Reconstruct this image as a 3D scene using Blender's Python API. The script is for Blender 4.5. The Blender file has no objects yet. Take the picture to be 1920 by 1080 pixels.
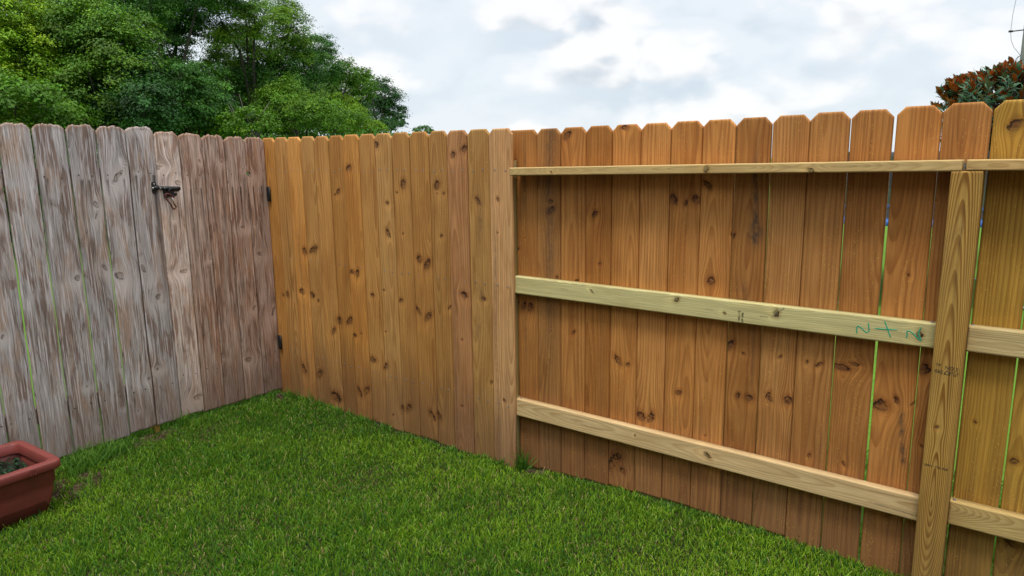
import bpy, bmesh, math, random
import numpy as np
from mathutils import Vector, Matrix
R_ = math.radians
scene = bpy.context.scene
COL = scene.collection

# ---------------------------------------------------------------- camera
HC = 1.55
PITCH, ROLL, FPX = R_(10.376), R_(-0.770), 1307.25
fw = Vector((0, math.cos(PITCH), -math.sin(PITCH)))
up0 = Vector((0, math.sin(PITCH), math.cos(PITCH)))
rt0 = Vector((1, 0, 0))
rt = math.cos(ROLL) * rt0 + math.sin(ROLL) * up0
up = -math.sin(ROLL) * rt0 + math.cos(ROLL) * up0
cd = bpy.data.cameras.new('camera'); cam = bpy.data.objects.new('camera', cd); COL.objects.link(cam)
cd.sensor_fit = 'HORIZONTAL'; cd.sensor_width = 36.0; cd.lens = 36.0 * FPX / 1920
cd.clip_start = 0.05; cd.clip_end = 3000
m = Matrix((rt, up, -fw)).transposed().to_4x4(); m.translation = Vector((0, 0, HC)); cam.matrix_world = m
scene.camera = cam

# ---------------------------------------------------------------- colour, sun, sky
scene.render.engine = 'CYCLES'
scene.view_settings.view_transform = 'Standard'; scene.view_settings.look = 'None'
scene.view_settings.gamma = 1.0; scene.view_settings.exposure = 0.62
scene.view_settings.use_curve_mapping = False
scene.render.filter_size = 1.15
scene.cycles.max_bounces = 6; scene.cycles.diffuse_bounces = 4; scene.cycles.transparent_max_bounces = 12
SUN_EL, SUN_AZ = R_(70), R_(200)          # azimuth clockwise from +Y; the sun stands behind the camera
sd = bpy.data.lights.new('sun', 'SUN'); sd.energy = 1.5; sd.angle = R_(11); sd.color = (1.0, 0.955, 0.88)
so = bpy.data.objects.new('sun', sd); COL.objects.link(so)
sv = Vector((math.sin(SUN_AZ) * math.cos(SUN_EL), math.cos(SUN_AZ) * math.cos(SUN_EL), math.sin(SUN_EL)))
so.rotation_euler = (-sv).to_track_quat('-Z', 'Y').to_euler(); so.location = (0, -6, 12)


class NT:
    """small helper to write node trees"""
    def __init__(s, tree): s.t = tree; s.n = tree.nodes; s.l = tree.links
    def put(s, sock, v):
        if v is None: return
        if isinstance(v, bpy.types.NodeSocket): s.l.new(v, sock)
        elif isinstance(v, (tuple, list)) and sock.type == 'RGBA' and len(v) == 3: sock.default_value = (*v, 1)
        else: sock.default_value = v
    def node(s, kind, **kw):
        nd = s.n.new(kind)
        for k, v in kw.items(): setattr(nd, k, v)
        return nd
    def math(s, op, a, b=None, c=None, clamp=False):
        nd = s.node('ShaderNodeMath', operation=op, use_clamp=clamp)
        for i, v in enumerate((a, b, c)): s.put(nd.inputs[i], v)
        return nd.outputs[0]
    def mix(s, f, a, b, mode='MIX'):
        nd = s.node('ShaderNodeMix', data_type='RGBA', blend_type=mode)
        s.put(nd.inputs[0], f); s.put(nd.inputs[6], a); s.put(nd.inputs[7], b)
        return nd.outputs[2]
    def vec(s, x, y, z):
        nd = s.node('ShaderNodeCombineXYZ')
        for i, v in enumerate((x, y, z)): s.put(nd.inputs[i], v)
        return nd.outputs[0]
    def sep(s, v):
        nd = s.node('ShaderNodeSeparateXYZ'); s.put(nd.inputs[0], v); return nd.outputs
    def noise(s, v, scale=1.0, detail=3.0, rough=0.5, dist=0.0):
        nd = s.node('ShaderNodeTexNoise'); s.put(nd.inputs['Vector'], v)
        nd.inputs['Scale'].default_value = scale; nd.inputs['Detail'].default_value = detail
        nd.inputs['Roughness'].default_value = rough; nd.inputs['Distortion'].default_value = dist
        return nd.outputs['Fac']
    def remap(s, v, a, b, c=0.0, d=1.0, smooth=False):
        nd = s.node('ShaderNodeMapRange', interpolation_type='SMOOTHSTEP' if smooth else 'LINEAR')
        for i, q in enumerate((v, a, b, c, d)): s.put(nd.inputs[i], q)
        return nd.outputs[0]
    def attr(s, name, out='Fac'): return s.node('ShaderNodeAttribute', attribute_name=name).outputs[out]
    def scalec(s, col, f):
        nd = s.node('ShaderNodeVectorMath', operation='SCALE'); s.put(nd.inputs[0], col); s.put(nd.inputs[3], f); return nd.outputs[0]


world = bpy.data.worlds.new('World'); scene.world = world; world.use_nodes = True
wt = NT(world.node_tree); wt.n.clear()
sky = wt.node('ShaderNodeTexSky', sky_type='NISHITA', sun_disc=False)
sky.sun_elevation = SUN_EL; sky.sun_rotation = SUN_AZ
bg1 = wt.node('ShaderNodeBackground'); wt.l.new(sky.outputs[0], bg1.inputs[0]); bg1.inputs[1].default_value = 0.1
dx, dy, dz = wt.sep(wt.node('ShaderNodeTexCoord').outputs['Generated'])
el = wt.math('MAXIMUM', dz, 0.0)
def cloud(shift):
    v = wt.vec(wt.math('MULTIPLY_ADD', dx, 4.2, 0.8), wt.math('MULTIPLY', dy, 4.2), wt.math('MULTIPLY_ADD', dz, 7.5, shift))
    wv = wt.node('ShaderNodeTexNoise'); wt.put(wv.inputs['Vector'], v); wv.inputs['Scale'].default_value = 1.3; wv.inputs['Detail'].default_value = 4
    vv = wt.node('ShaderNodeVectorMath', operation='MULTIPLY_ADD'); wt.l.new(wv.outputs['Color'], vv.inputs[0]); vv.inputs[1].default_value = (0.62, 0.62, 0.62); wt.l.new(v, vv.inputs[2])
    vo = wt.node('ShaderNodeTexVoronoi', feature='F1'); wt.l.new(vv.outputs[0], vo.inputs['Vector']); vo.inputs['Scale'].default_value = 1.25
    vo.inputs['Detail'].default_value = 2.5; vo.inputs['Roughness'].default_value = 0.52
    return wt.math('ADD', wt.math('MULTIPLY', vo.outputs['Distance'], -0.75), wt.math('MULTIPLY', wt.noise(v, 0.9, 5, 0.55), 1.1)), v
c0, cvec = cloud(0.0); c1, _ = cloud(0.22)
under = wt.remap(wt.math('SUBTRACT', c1, c0), -0.08, 0.30, 0, 1, True)       # thicker cloud above: grey underside
big = wt.remap(wt.noise(cvec, 0.55, 3, 0.5), 0.36, 0.62, 0, 1, True)
shade = wt.math('MULTIPLY', under, wt.math('MULTIPLY_ADD', big, 0.70, 0.30))
ccol = wt.mix(shade, (1.02, 1.02, 1.02), (0.56, 0.64, 0.73))
thin = wt.remap(c0, 0.07, -0.16, 0, 1, True)
ccol = wt.mix(wt.math('MULTIPLY', thin, 0.6), ccol, (0.74, 0.84, 0.93))
# an overcast sky is brighter overhead than near the horizon
lum = wt.math('MULTIPLY_ADD', wt.remap(el, 0.26, 0.95, 0, 1, True), 0.95, 0.66)
bg2 = wt.node('ShaderNodeBackground'); wt.put(bg2.inputs[0], ccol); wt.put(bg2.inputs[1], lum)
mixs = wt.node('ShaderNodeMixShader'); mixs.inputs[0].default_value = 0.93
wt.l.new(bg1.outputs[0], mixs.inputs[1]); wt.l.new(bg2.outputs[0], mixs.inputs[2])
wo = wt.node('ShaderNodeOutputWorld'); wt.l.new(mixs.outputs[0], wo.inputs[0])

# ---------------------------------------------------------------- helpers
def tag(o, label=None, cat=None, group=None, kind=None):
    for k, v in (('label', label), ('category', cat), ('group', group), ('kind', kind)):
        if v: o[k] = v
    return o

def thing(name, loc, rz, label, cat, group=None):
    o = bpy.data.objects.new(name, None); COL.objects.link(o); o.empty_display_size = 0.1
    o.location = loc; o.rotation_euler = (0, 0, rz)
    return tag(o, label, cat, group)

def link(name, me, mat=None, parent=None, loc=(0, 0, 0), rot=(0, 0, 0)):
    o = bpy.data.objects.new(name, me); COL.objects.link(o)
    if mat is not None:
        for mm in (mat if isinstance(mat, (list, tuple)) else [mat]): me.materials.append(mm)
    o.parent = parent; o.location = loc; o.rotation_euler = rot
    return o

def np_mesh(name, V, F, smooth=False):
    """F: list of (n,k) int arrays"""
    me = bpy.data.meshes.new(name)
    V = np.ascontiguousarray(V, dtype=np.float32)
    F = [np.asarray(f, dtype=np.int32) for f in F if len(f)]
    loops = np.concatenate([f.ravel() for f in F]); tot = np.concatenate([np.full(len(f), f.shape[1], np.int32) for f in F])
    start = np.concatenate([[0], np.cumsum(tot)[:-1]]).astype(np.int32)
    me.vertices.add(len(V)); me.vertices.foreach_set('co', V.ravel())
    me.loops.add(len(loops)); me.loops.foreach_set('vertex_index', loops)
    me.polygons.add(len(tot)); me.polygons.foreach_set('loop_start', start); me.polygons.foreach_set('loop_total', tot)
    if smooth: me.polygons.foreach_set('use_smooth', np.ones(len(tot), bool))
    me.update(calc_edges=True); me.validate()
    return me

def add_attr(me, name, kind, data):
    a = me.attributes.new(name, kind, 'POINT')
    a.data.foreach_set({'FLOAT': 'value', 'FLOAT_VECTOR': 'vector', 'FLOAT_COLOR': 'color'}[kind], np.ascontiguousarray(data, np.float32).ravel())

def wav(x, seed, f=1.0, n=4):
    """smooth 1-D noise about 0, amplitude about 1"""
    r = np.random.RandomState(seed); o = np.zeros_like(np.asarray(x, float))
    for k in range(n):
        o = o + np.sin(np.asarray(x) * f * (0.6 + 1.1 * k) * (0.8 + .4 * r.rand()) + r.rand() * 6.283) / (1 + .7 * k)
    return o / 1.6

def wav2(x, y, seed, f=1.0, n=7):
    r = np.random.RandomState(seed); o = 0
    for k in range(n):
        a = r.rand() * 6.283; ff = f * (0.5 + r.rand() * 1.6)
        o = o + np.sin((x * np.cos(a) + y * np.sin(a)) * ff + r.rand() * 6.283)
    return o / n ** .5 / .9

# ---------------------------------------------------------------- wood materials
def base_mat(name):
    mt = bpy.data.materials.new(name); mt.use_nodes = True
    t = NT(mt.node_tree); b = t.n['Principled BSDF']
    return mt, t, b

def new_wood(name, ringf=105.0, ringamt=0.5, knotcol=(0.10, 0.036, 0.014), dark=(0.56, 0.44, 0.33), speck=1.0, splash_shade=1.0, rough=0.72, blot=0.55, latepow=(0.25, 0.93)):
    mt, t, b = base_mat(name)
    r, v, w = t.sep(t.attr('wood', 'Vector')); kx, kz, q = t.sep(t.attr('knot', 'Vector')); st = t.attr('stain'); h = t.attr('height')
    base = t.node('ShaderNodeObjectInfo').outputs['Color']
    wob = t.noise(t.vec(t.math('MULTIPLY', w, 22.0), t.math('MULTIPLY', v, 2.6), 0.0), 1, 3, .55)
    ph = t.math('MULTIPLY_ADD', r, ringf, t.math('MULTIPLY', wob, 0.7))
    warp = t.noise(t.vec(t.math('MULTIPLY', r, 23.0), 3.1, v if False else 0.0), 1, 2, .5)
    ph = t.math('MULTIPLY_ADD', warp, 2.6, ph)
    saw = t.math('FRACT', ph)
    late = t.math('MULTIPLY', t.remap(saw, latepow[0], latepow[1], 0, 1, True), t.remap(saw, 0.945, 1.0, 1, 0))
    amt = t.remap(t.noise(t.vec(t.math('MULTIPLY', w, 16.0), t.math('MULTIPLY', v, 0.9), 5.0), 1, 2, .5), 0.3, 0.7, 0.45, 1.25)
    late = t.math('MULTIPLY', late, t.math('MULTIPLY', amt, ringamt))
    fib = t.noise(t.vec(t.math('MULTIPLY', w, 300.0), t.math('MULTIPLY', v, 7.0), 0.0), 1, 4, .65)
    fib2 = t.noise(t.vec(t.math('MULTIPLY', w, 75.0), t.math('MULTIPLY', v, 1.7), 2.0), 1, 3, .6)
    blotch = t.noise(t.vec(t.math('MULTIPLY', w, 9.0), t.math('MULTIPLY', v, 2.3), 8.0), 1, 4, .6, .6)
    col = t.mix(late, base, t.mix(1.0, base, dark, 'MULTIPLY'))
    col = t.scalec(col, t.remap(fib, 0.25, 0.75, 0.80, 1.20))
    col = t.scalec(col, t.remap(fib2, 0.25, 0.75, 0.80, 1.20))
    col = t.mix(t.math('MULTIPLY', t.remap(blotch, 0.42, 0.68, 0, 1, True), blot), col, t.mix(1.0, col, (0.70, 0.58, 0.46), 'MULTIPLY'))
    col = t.mix(t.math('MULTIPLY', t.remap(blotch, 0.44, 0.28, 0, 1, True), 0.35), col, t.mix(1.0, col, (1.22, 1.2, 1.25), 'MULTIPLY'))
    # damp soil splashed on the lowest third, with shade painted in to darken it
    if splash_shade > 0:
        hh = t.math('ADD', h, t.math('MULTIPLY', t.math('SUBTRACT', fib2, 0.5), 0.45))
        f = t.math('MULTIPLY', t.remap(hh, 0.52, 0.02, 0, 1, True), 0.72 * splash_shade)
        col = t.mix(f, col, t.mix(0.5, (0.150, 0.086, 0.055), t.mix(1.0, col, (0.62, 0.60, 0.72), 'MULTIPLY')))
    # yellow flecks of pitch and sawdust
    if speck > 0:
        vo = t.node('ShaderNodeTexVoronoi'); t.put(vo.inputs['Vector'], t.vec(t.math('MULTIPLY', w, 250.0), t.math('MULTIPLY', v, 125.0), 0.0)); vo.inputs['Scale'].default_value = 1.0
        msk = t.remap(t.noise(t.vec(t.math('MULTIPLY', w, 26.0), t.math('MULTIPLY', v, 2.2), 11.0), 1, 2, .5), 0.50, 0.72, 0, 1)
        rnd = t.sep(vo.outputs['Color'])[0]
        sp = t.math('MULTIPLY', t.math('LESS_THAN', vo.outputs['Distance'], 0.30), t.math('LESS_THAN', rnd, t.math('MULTIPLY', msk, 0.42)))
        col = t.mix(t.math('MULTIPLY', sp, 0.62 * speck), col, (0.66, 0.40, 0.09))
    # knots: a dark crescent on one side, brown heart, resin halo and a paler flame of grain below
    kn_ = t.noise(t.vec(t.math('MULTIPLY', w, 140.0), t.math('MULTIPLY', v, 80.0), 0.0), 1, 3, .6)
    qn = t.math('ADD', q, t.math('MULTIPLY', t.math('SUBTRACT', kn_, 0.5), 1.9))
    side = t.noise(t.vec(t.math('MULTIPLY', w, 9.0), t.math('MULTIPLY', v, 7.0), 40.0), 1, 1, .5)
    lobe = t.math('ADD', t.math('MULTIPLY', kx, t.math('MULTIPLY', t.math('SUBTRACT', side, 0.5), 6.0)), t.math('MULTIPLY', kz, 0.55))
    flame = t.math('MULTIPLY', t.remap(q, 6.5, 1.2, 0, 1, True), t.remap(kz, 1.2, -2.6, 0, 1, True))
    col = t.mix(t.math('MULTIPLY', flame, 0.42), col, t.mix(1.0, col, (1.42, 1.40, 1.35), 'MULTIPLY'))
    halo = t.math('MULTIPLY', t.remap(qn, 2.7, 0.9, 0, 1, True), t.remap(kz, -1.5, 0.8, 0.15, 0.62, True))
    col = t.mix(halo, col, t.mix(1.0, col, (0.58, 0.40, 0.26), 'MULTIPLY'))
    ringl = t.math('MULTIPLY', t.remap(t.math('FRACT', t.math('MULTIPLY', q, 2.1)), 0.55, 0.95, 0, 1, True), t.remap(q, 2.6, 1.0, 0, 0.5))
    col = t.mix(ringl, col, t.mix(1.0, col, (0.55, 0.42, 0.32), 'MULTIPLY'))
    kin = t.remap(qn, 1.10, 0.92, 0, 1)
    kc = t.mix(t.remap(t.math('ADD', kn_, t.math('MULTIPLY', lobe, .12)), 0.38, 0.60), t.mix(0.42, knotcol, base), knotcol)
    col = t.mix(t.math('MULTIPLY', kin, 0.80), col, kc)
    rim = t.math('MULTIPLY', t.math('MULTIPLY', t.remap(qn, 0.62, 0.88, 0, 1), t.remap(qn, 1.30, 1.15, 0, 1)), t.remap(lobe, -0.5, 0.6, 0.1, 1, True))
    col = t.mix(t.math('MULTIPLY', rim, 0.92), col, (0.022, 0.008, 0.004))
    # black mildew / grey weathering where a board carries it
    sf = t.math('MULTIPLY', t.math('MINIMUM', st, 1.0), t.remap(t.noise(t.vec(t.math('MULTIPLY', w, 60.0), t.math('MULTIPLY', v, 30.0), 4.0), 1, 4, .65), 0.30, 0.62, 0.15, 1))
    col = t.mix(sf, col, (0.075, 0.050, 0.034))
    t.put(b.inputs['Base Color'], col); b.inputs['Roughness'].default_value = rough; b.inputs['Specular IOR Level'].default_value = 0.25
    bp = t.node('ShaderNodeBump'); bp.inputs['Strength'].default_value = 0.35; bp.inputs['Distance'].default_value = 0.0022
    hgt = t.math('ADD', t.math('MULTIPLY', fib, 0.5), t.math('ADD', t.math('MULTIPLY', late, 0.5), t.math('MULTIPLY', kin, -0.8)))
    t.put(bp.inputs['Height'], hgt); t.l.new(bp.outputs[0], b.inputs['Normal'])
    return mt

def old_wood(name):
    mt, t, b = base_mat(name)
    r, v, w = t.sep(t.attr('wood', 'Vector')); kx, kz, q = t.sep(t.attr('knot', 'Vector')); st = t.attr('stain'); h = t.attr('height')
    base = t.node('ShaderNodeObjectInfo').outputs['Color']
    def nz(a, c, o, d=4, ro=.6, di=0.0): return t.noise(t.vec(t.math('MULTIPLY', w, a), t.math('MULTIPLY', v, c), o), 1, d, ro, di)
    streak = nz(48, 1.9, 0, 4, .62, .5); streak2 = nz(110, 3.4, 3, 4, .65, .3); fib = nz(380, 9, 1, 4, .7); patch = nz(9, 1.9, 7, 4, .6, 1.0); patch2 = nz(15, 3.0, 17, 4, .6, 1.0)
    saw = t.math('FRACT', t.math('MULTIPLY_ADD', r, 120.0, t.math('MULTIPLY', streak, 1.5)))
    late = t.math('MULTIPLY', t.remap(saw, 0.3, 0.92, 0, 1, True), t.remap(saw, 0.94, 1.0, 1, 0))
    brown = t.mix(1.0, base, (0.58, 0.44, 0.37), 'MULTIPLY')
    warm = t.mix(1.0, base, (0.98, 0.74, 0.56), 'MULTIPLY')
    col = t.mix(t.remap(patch, 0.44, 0.62, 0, 0.9, True), base, warm)
    col = t.mix(t.remap(patch2, 0.51, 0.61, 0, 0.95, True), col, brown)
    col = t.mix(t.remap(streak, 0.54, 0.62, 0, 0.85, True), col, t.mix(1.0, base, (0.52, 0.44, 0.40), 'MULTIPLY'))
    col = t.mix(t.remap(streak2, 0.51, 0.39, 0, 0.78, True), col, t.mix(1.0, base, (1.6, 1.6, 1.66), 'MULTIPLY'))
    col = t.mix(t.math('MULTIPLY', late, 0.30), col, t.mix(1.0, col, (0.58, 0.50, 0.44), 'MULTIPLY'))
    col = t.scalec(col, t.remap(fib, 0.28, 0.72, 0.66, 1.34))
    ck = nz(95, 1.3, 23, 3, .55, .2)
    crack = t.remap(t.math('ABSOLUTE', t.math('SUBTRACT', ck, 0.5)), 0.010, 0.002, 0, 1)
    crack = t.math('MULTIPLY', crack, t.remap(nz(20, 2.0, 31, 2), 0.46, 0.56, 0, 1))
    col = t.mix(t.math('MULTIPLY', crack, 0.8), col, (0.035, 0.024, 0.02))
    # bare raw wood at the worn crown of each board
    tp = t.attr('crown'); col = t.mix(t.math('MULTIPLY', t.remap(tp, 0.030, 0.0, 0, 1), 0.6), col, (0.30, 0.17, 0.10))
    qn = t.math('ADD', t.math('MULTIPLY', q, 1.25), t.math('MULTIPLY', t.math('SUBTRACT', streak2, 0.5), 2.2))
    halo = t.remap(qn, 4.0, 1.0, 0, 0.6, True)
    rings = t.remap(t.math('FRACT', t.math('MULTIPLY', q, 2.2)), 0.35, 0.9, 0, 1, True)
    col = t.mix(halo, col, t.mix(rings, t.mix(1.0, base, (1.25, 1.2, 1.2), 'MULTIPLY'), brown))
    flame = t.math('MULTIPLY', t.remap(q, 8.0, 1.4, 0, 1, True), t.remap(t.math('ADD', kz, t.math('MULTIPLY', streak2, 5.0)), 6.0, 0.0, 0, 1, True))
    col = t.mix(t.math('MULTIPLY', flame, 0.55), col, t.mix(1.0, base, (1.55, 1.52, 1.52), 'MULTIPLY'))
    kin = t.remap(qn, 1.1, 0.7, 0, 1)
    col = t.mix(t.math('MULTIPLY', kin, 0.62), col, t.mix(t.remap(fib, 0.4, 0.6), (0.10, 0.062, 0.042), t.mix(1.0, base, (0.8, 0.7, 0.62), 'MULTIPLY')))
    rim = t.math('MULTIPLY', t.math('MULTIPLY', t.remap(qn, 0.6, 1.0, 0, 1), t.remap(qn, 1.35, 1.05, 0, 1)), t.remap(t.math('ADD', kz, kx), 0.3, -0.6, 0.0, 1.0, True))
    col = t.mix(t.math('MULTIPLY', rim, 0.8), col, (0.04, 0.025, 0.018))
    col = t.mix(t.math('MINIMUM', st, 0.92), col, (0.045, 0.030, 0.024))
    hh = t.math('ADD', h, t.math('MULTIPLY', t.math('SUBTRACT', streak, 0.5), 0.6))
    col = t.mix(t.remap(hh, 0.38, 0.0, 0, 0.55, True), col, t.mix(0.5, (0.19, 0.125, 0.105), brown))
    t.put(b.inputs['Base Color'], col); b.inputs['Roughness'].default_value = 0.82; b.inputs['Specular IOR Level'].default_value = 0.22
    bp = t.node('ShaderNodeBump'); bp.inputs['Strength'].default_value = 0.7; bp.inputs['Distance'].default_value = 0.006
    hgt = t.math('ADD', t.math('ADD', t.math('MULTIPLY', fib, 0.45), t.math('MULTIPLY', streak2, 0.5)), t.math('ADD', t.math('MULTIPLY', crack, -1.2), t.math('MULTIPLY', kin, -0.7)))
    t.put(bp.inputs['Height'], hgt); t.l.new(bp.outputs[0], b.inputs['Normal'])
    return mt

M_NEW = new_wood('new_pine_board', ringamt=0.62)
M_RAIL = new_wood('treated_rail', ringf=170, ringamt=0.55, knotcol=(0.06, 0.055, 0.018), dark=(0.60, 0.50, 0.36), speck=0, splash_shade=0, blot=0.3)
M_POST = new_wood('treated_post', ringf=215, ringamt=0.95, knotcol=(0.09, 0.045, 0.02), dark=(0.50, 0.37, 0.24), speck=0, splash_shade=0.5, blot=0.3, latepow=(0.30, 0.75))
M_OLD = old_wood('weathered_board')

def plain(name, col, rough=0.5, metal=0.0, bump=0.0, scale=60.0, var=0.25):
    mt, t, b = base_mat(name)
    pos = t.node('ShaderNodeTexCoord').outputs['Object']
    nz = t.noise(pos, scale, 4, .6)
    t.put(b.inputs['Base Color'], t.scalec(col + (1,) if False else col, t.remap(nz, 0.25, 0.75, 1 - var, 1 + var)))
    b.inputs['Roughness'].default_value = rough; b.inputs['Metallic'].default_value = metal
    if bump:
        bp = t.node('ShaderNodeBump'); bp.inputs['Strength'].default_value = bump; bp.inputs['Distance'].default_value = 0.002
        t.put(bp.inputs['Height'], nz); t.l.new(bp.outputs[0], b.inputs['Normal'])
    return mt

M_NAIL = plain('galvanised_nail', (0.32, 0.34, 0.38), 0.45, 0.8)
M_RUSTNAIL = plain('dark_nail', (0.05, 0.045, 0.045), 0.7, 0.4)
M_BLACK = plain('black_powder_coat', (0.007, 0.008, 0.010), 0.55, 0.0, 0.3, 300)
M_STEEL = plain('worn_steel', (0.42, 0.42, 0.40), 0.4, 0.9)
M_RUST = plain('rusty_red_steel', (0.105, 0.028, 0.020), 0.6, 0.3, 0.3, 200)
M_INK = plain('black_ink', (0.060, 0.048, 0.026), 0.8)
M_CRAYON = plain('green_crayon', (0.010, 0.36, 0.20), 0.7, 0, 0.4, 700, 0.4)

# ---------------------------------------------------------------- plank builder
def plank(name, parent, loc, W, L, T, mat, color, seed, horizontal=False, v0=0.0, shape='flat', nu=30, nv=260,
          knots=(), stain=None, ring=None, bow=0.0, cup=0.0, wobble=0.0, hole=None, tint_rot=0.0, ch=0.0018, chd=1.0, lean=0.0, slope=0.0):
    """one board. u runs across (-W/2..W/2), v along (v0..v0+L), d into the depth (0..T).
    knots: (u, v, ru, rv); stain(u, v) -> 0..1; ring: (u0, D(v)) pith position"""
    rs = np.random.RandomState(seed)
    if horizontal: ch = max(ch, .0034)
    hw = W / 2; sh = 0.027
    us = np.linspace(-hw + ch, hw - ch, nu - 2)
    if shape == 'dogear':
        for k in (-hw + sh, hw - sh): us[np.argmin(abs(us - k))] = k
    us = np.concatenate([[-hw], us, [hw]])
    top = np.full(nu, v0 + L); bot = np.full(nu, v0)
    if shape == 'dogear':
        top = top - np.maximum(0, np.abs(us) - (hw - sh)) * 1.02
    elif shape == 'worn':
        e = np.maximum(0, np.abs(us) - (hw - 0.030)) / 0.030
        top = top - 0.026 * e ** 1.5 + 0.0030 * wav(us, seed, 160) + 0.0022 * rs.randn(nu) * (1 - .5 * e)
        bot = bot + 0.003 * wav(us, seed + 1, 90)
    bot = bot + slope * us
    tt = np.linspace(0, 1, nv)
    Vv = bot[None, :] + (top - bot)[None, :] * tt[:, None]            # (nv, nu)
    U = np.repeat(us[None, :], nv, 0)
    edge = np.clip((np.abs(us) - hw * .6) / (hw * .4), 0, 1) * np.sign(us)
    if wobble:
        wl = wav(Vv[:, 0], seed + 5, 7) * wobble; wr = wav(Vv[:, -1], seed + 6, 7) * wobble
        U = U + np.where(us < 0, wl[:, None], wr[:, None]) * np.abs(edge)[None, :]
    sgn = 1.0
    Dd = bow * np.sin(np.pi * tt)[:, None] + cup * ((us / hw) ** 2)[None, :] + 0 * U
    D = Dd.copy(); D[:, 0] += ch * chd; D[:, -1] += ch * chd; D[-1, 1:-1] += ch * .6; D[0, 1:-1] += ch * .6
    full = hole is not None
    bi = list(range(nu)) if full else [0, nu - 1]
    Ub, Vb, Db = U[:, bi], Vv[:, bi], Dd[:, bi] + T
    # ----- fields
    def fields(Ua, Va, Da):
        w = Ua.copy(); qmin = np.full(Ua.shape, 9.0); kxx = np.zeros(Ua.shape); kzz = np.zeros(Ua.shape)
        for (ku, kv, ru, rv) in knots:
            sr = max(ru, .006)
            w = w - (Ua - ku) * .80 * np.exp(-((Ua - ku) / (3.0 * sr)) ** 2 - ((Va - kv) / (3.6 * max(rv, .008))) ** 2)
            tilt = rs.choice((-1, 1)) * rs.uniform(.1, .75) if rv > ru * 1.2 else rs.uniform(-.3, .3)
            uu = (Ua - ku) + tilt * (Va - kv)
            q = np.sqrt((uu / ru) ** 2 + ((Va - kv) / rv) ** 2); closer = q < qmin; qmin = np.where(closer, q, qmin)
            kxx = np.where(closer, uu / ru, kxx); kzz = np.where(closer, (Va - kv) / rv, kzz)
        u0, Df = ring if ring else (rs.uniform(-.6, .6) * W, None)
        dp = (Df(Va) if Df else 0.05 + 0.018 * wav(Va, seed + 9, 2.2)) + Da
        r = np.sqrt((w - u0) ** 2 + dp ** 2)
        s = np.zeros(Ua.shape) if stain is None else stain(Ua, Va)
        return r, w, qmin, s, kxx, kzz
    rs2 = rs.get_state(); f1 = fields(U, Vv, D); rs.set_state(rs2); f2 = fields(Ub, Vb, Db)
    A = lambda i: np.concatenate([f1[i].ravel(), f2[i].ravel()])
    u_all = np.concatenate([U.ravel(), Ub.ravel()]); v_all = np.concatenate([Vv.ravel(), Vb.ravel()]); d_all = np.concatenate([D.ravel(), Db.ravel()])
    w_all = A(1) + 0.8 * d_all
    if lean: u_all = u_all + lean * (v_all - v0)
    P = np.stack([v_all, d_all, u_all], 1) if horizontal else np.stack([u_all, d_all, v_all], 1)
    n0 = nu * nv; idx = np.arange(n0).reshape(nv, nu); nb = len(bi); ib = n0 + np.arange(nb * nv).reshape(nv, nb)
    quad = lambda a: np.stack([a[:-1, :-1], a[:-1, 1:], a[1:, 1:], a[1:, :-1]], -1)
    qf = quad(idx); qb = quad(ib)[..., ::-1]
    extra = []
    if full:
        hu, hv, hru, hrv = hole
        cu = (U[:-1, :-1] + U[1:, 1:]) / 2; cv = (Vv[:-1, :-1] + Vv[1:, 1:]) / 2
        rm = ((cu - hu) / hru) ** 2 + ((cv - hv) / hrv) ** 2 < 1
        keep = ~rm
        for (j, i) in np.argwhere(rm):
            for (dj, di, a, b_) in ((0, -1, (j, i), (j + 1, i)), (0, 1, (j + 1, i + 1), (j, i + 1)), (-1, 0, (j, i + 1), (j, i)), (1, 0, (j + 1, i), (j + 1, i + 1))):
                if keep[j + dj, i + di]: extra.append([idx[a], ib[a], ib[b_], idx[b_]])
        F = [qf[keep], qb[keep]]
    else:
        F = [qf.reshape(-1, 4), qb.reshape(-1, 4)]
    bl, br = ib[:, 0], ib[:, -1]
    F.append(np.stack([idx[1:, 0], bl[1:], bl[:-1], idx[:-1, 0]], 1)); F.append(np.stack([idx[:-1, -1], br[:-1], br[1:], idx[1:, -1]], 1))
    # caps
    if full:
        F.append(np.stack([idx[-1, :-1], idx[-1, 1:], ib[-1, 1:], ib[-1, :-1]], 1)); F.append(np.stack([idx[0, 1:], idx[0, :-1], ib[0, :-1], ib[0, 1:]], 1))
        if extra: F.append(np.array(extra))
    else:
        # back edge of the caps follows the front outline so the chamfered crown keeps its thickness
        tb = len(P) + np.arange(nu); addv = np.stack([U[-1], Dd[-1] + T, Vv[-1]], 1); bb = tb + nu; addb = np.stack([U[0], Dd[0] + T, Vv[0]], 1)
        if lean: addv[:, 0] += lean * (addv[:, 2] - v0); addb[:, 0] += lean * (addb[:, 2] - v0)
        ad = np.concatenate([addv, addb])
        if horizontal: ad = ad[:, ::-1]
        P = np.concatenate([P, ad])
        F.append(np.stack([idx[-1, :-1], idx[-1, 1:], tb[1:], tb[:-1]], 1)); F.append(np.stack([idx[0, 1:], idx[0, :-1], bb[:-1], bb[1:]], 1))
        # close the crown behind, between its outline and the top of the back sheet
        cap = np.concatenate([[bl[-1]], tb[1:-1], [br[-1]]])[::-1]; F.append(cap[None, :])
    nex = len(P) - len(u_all)
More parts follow.
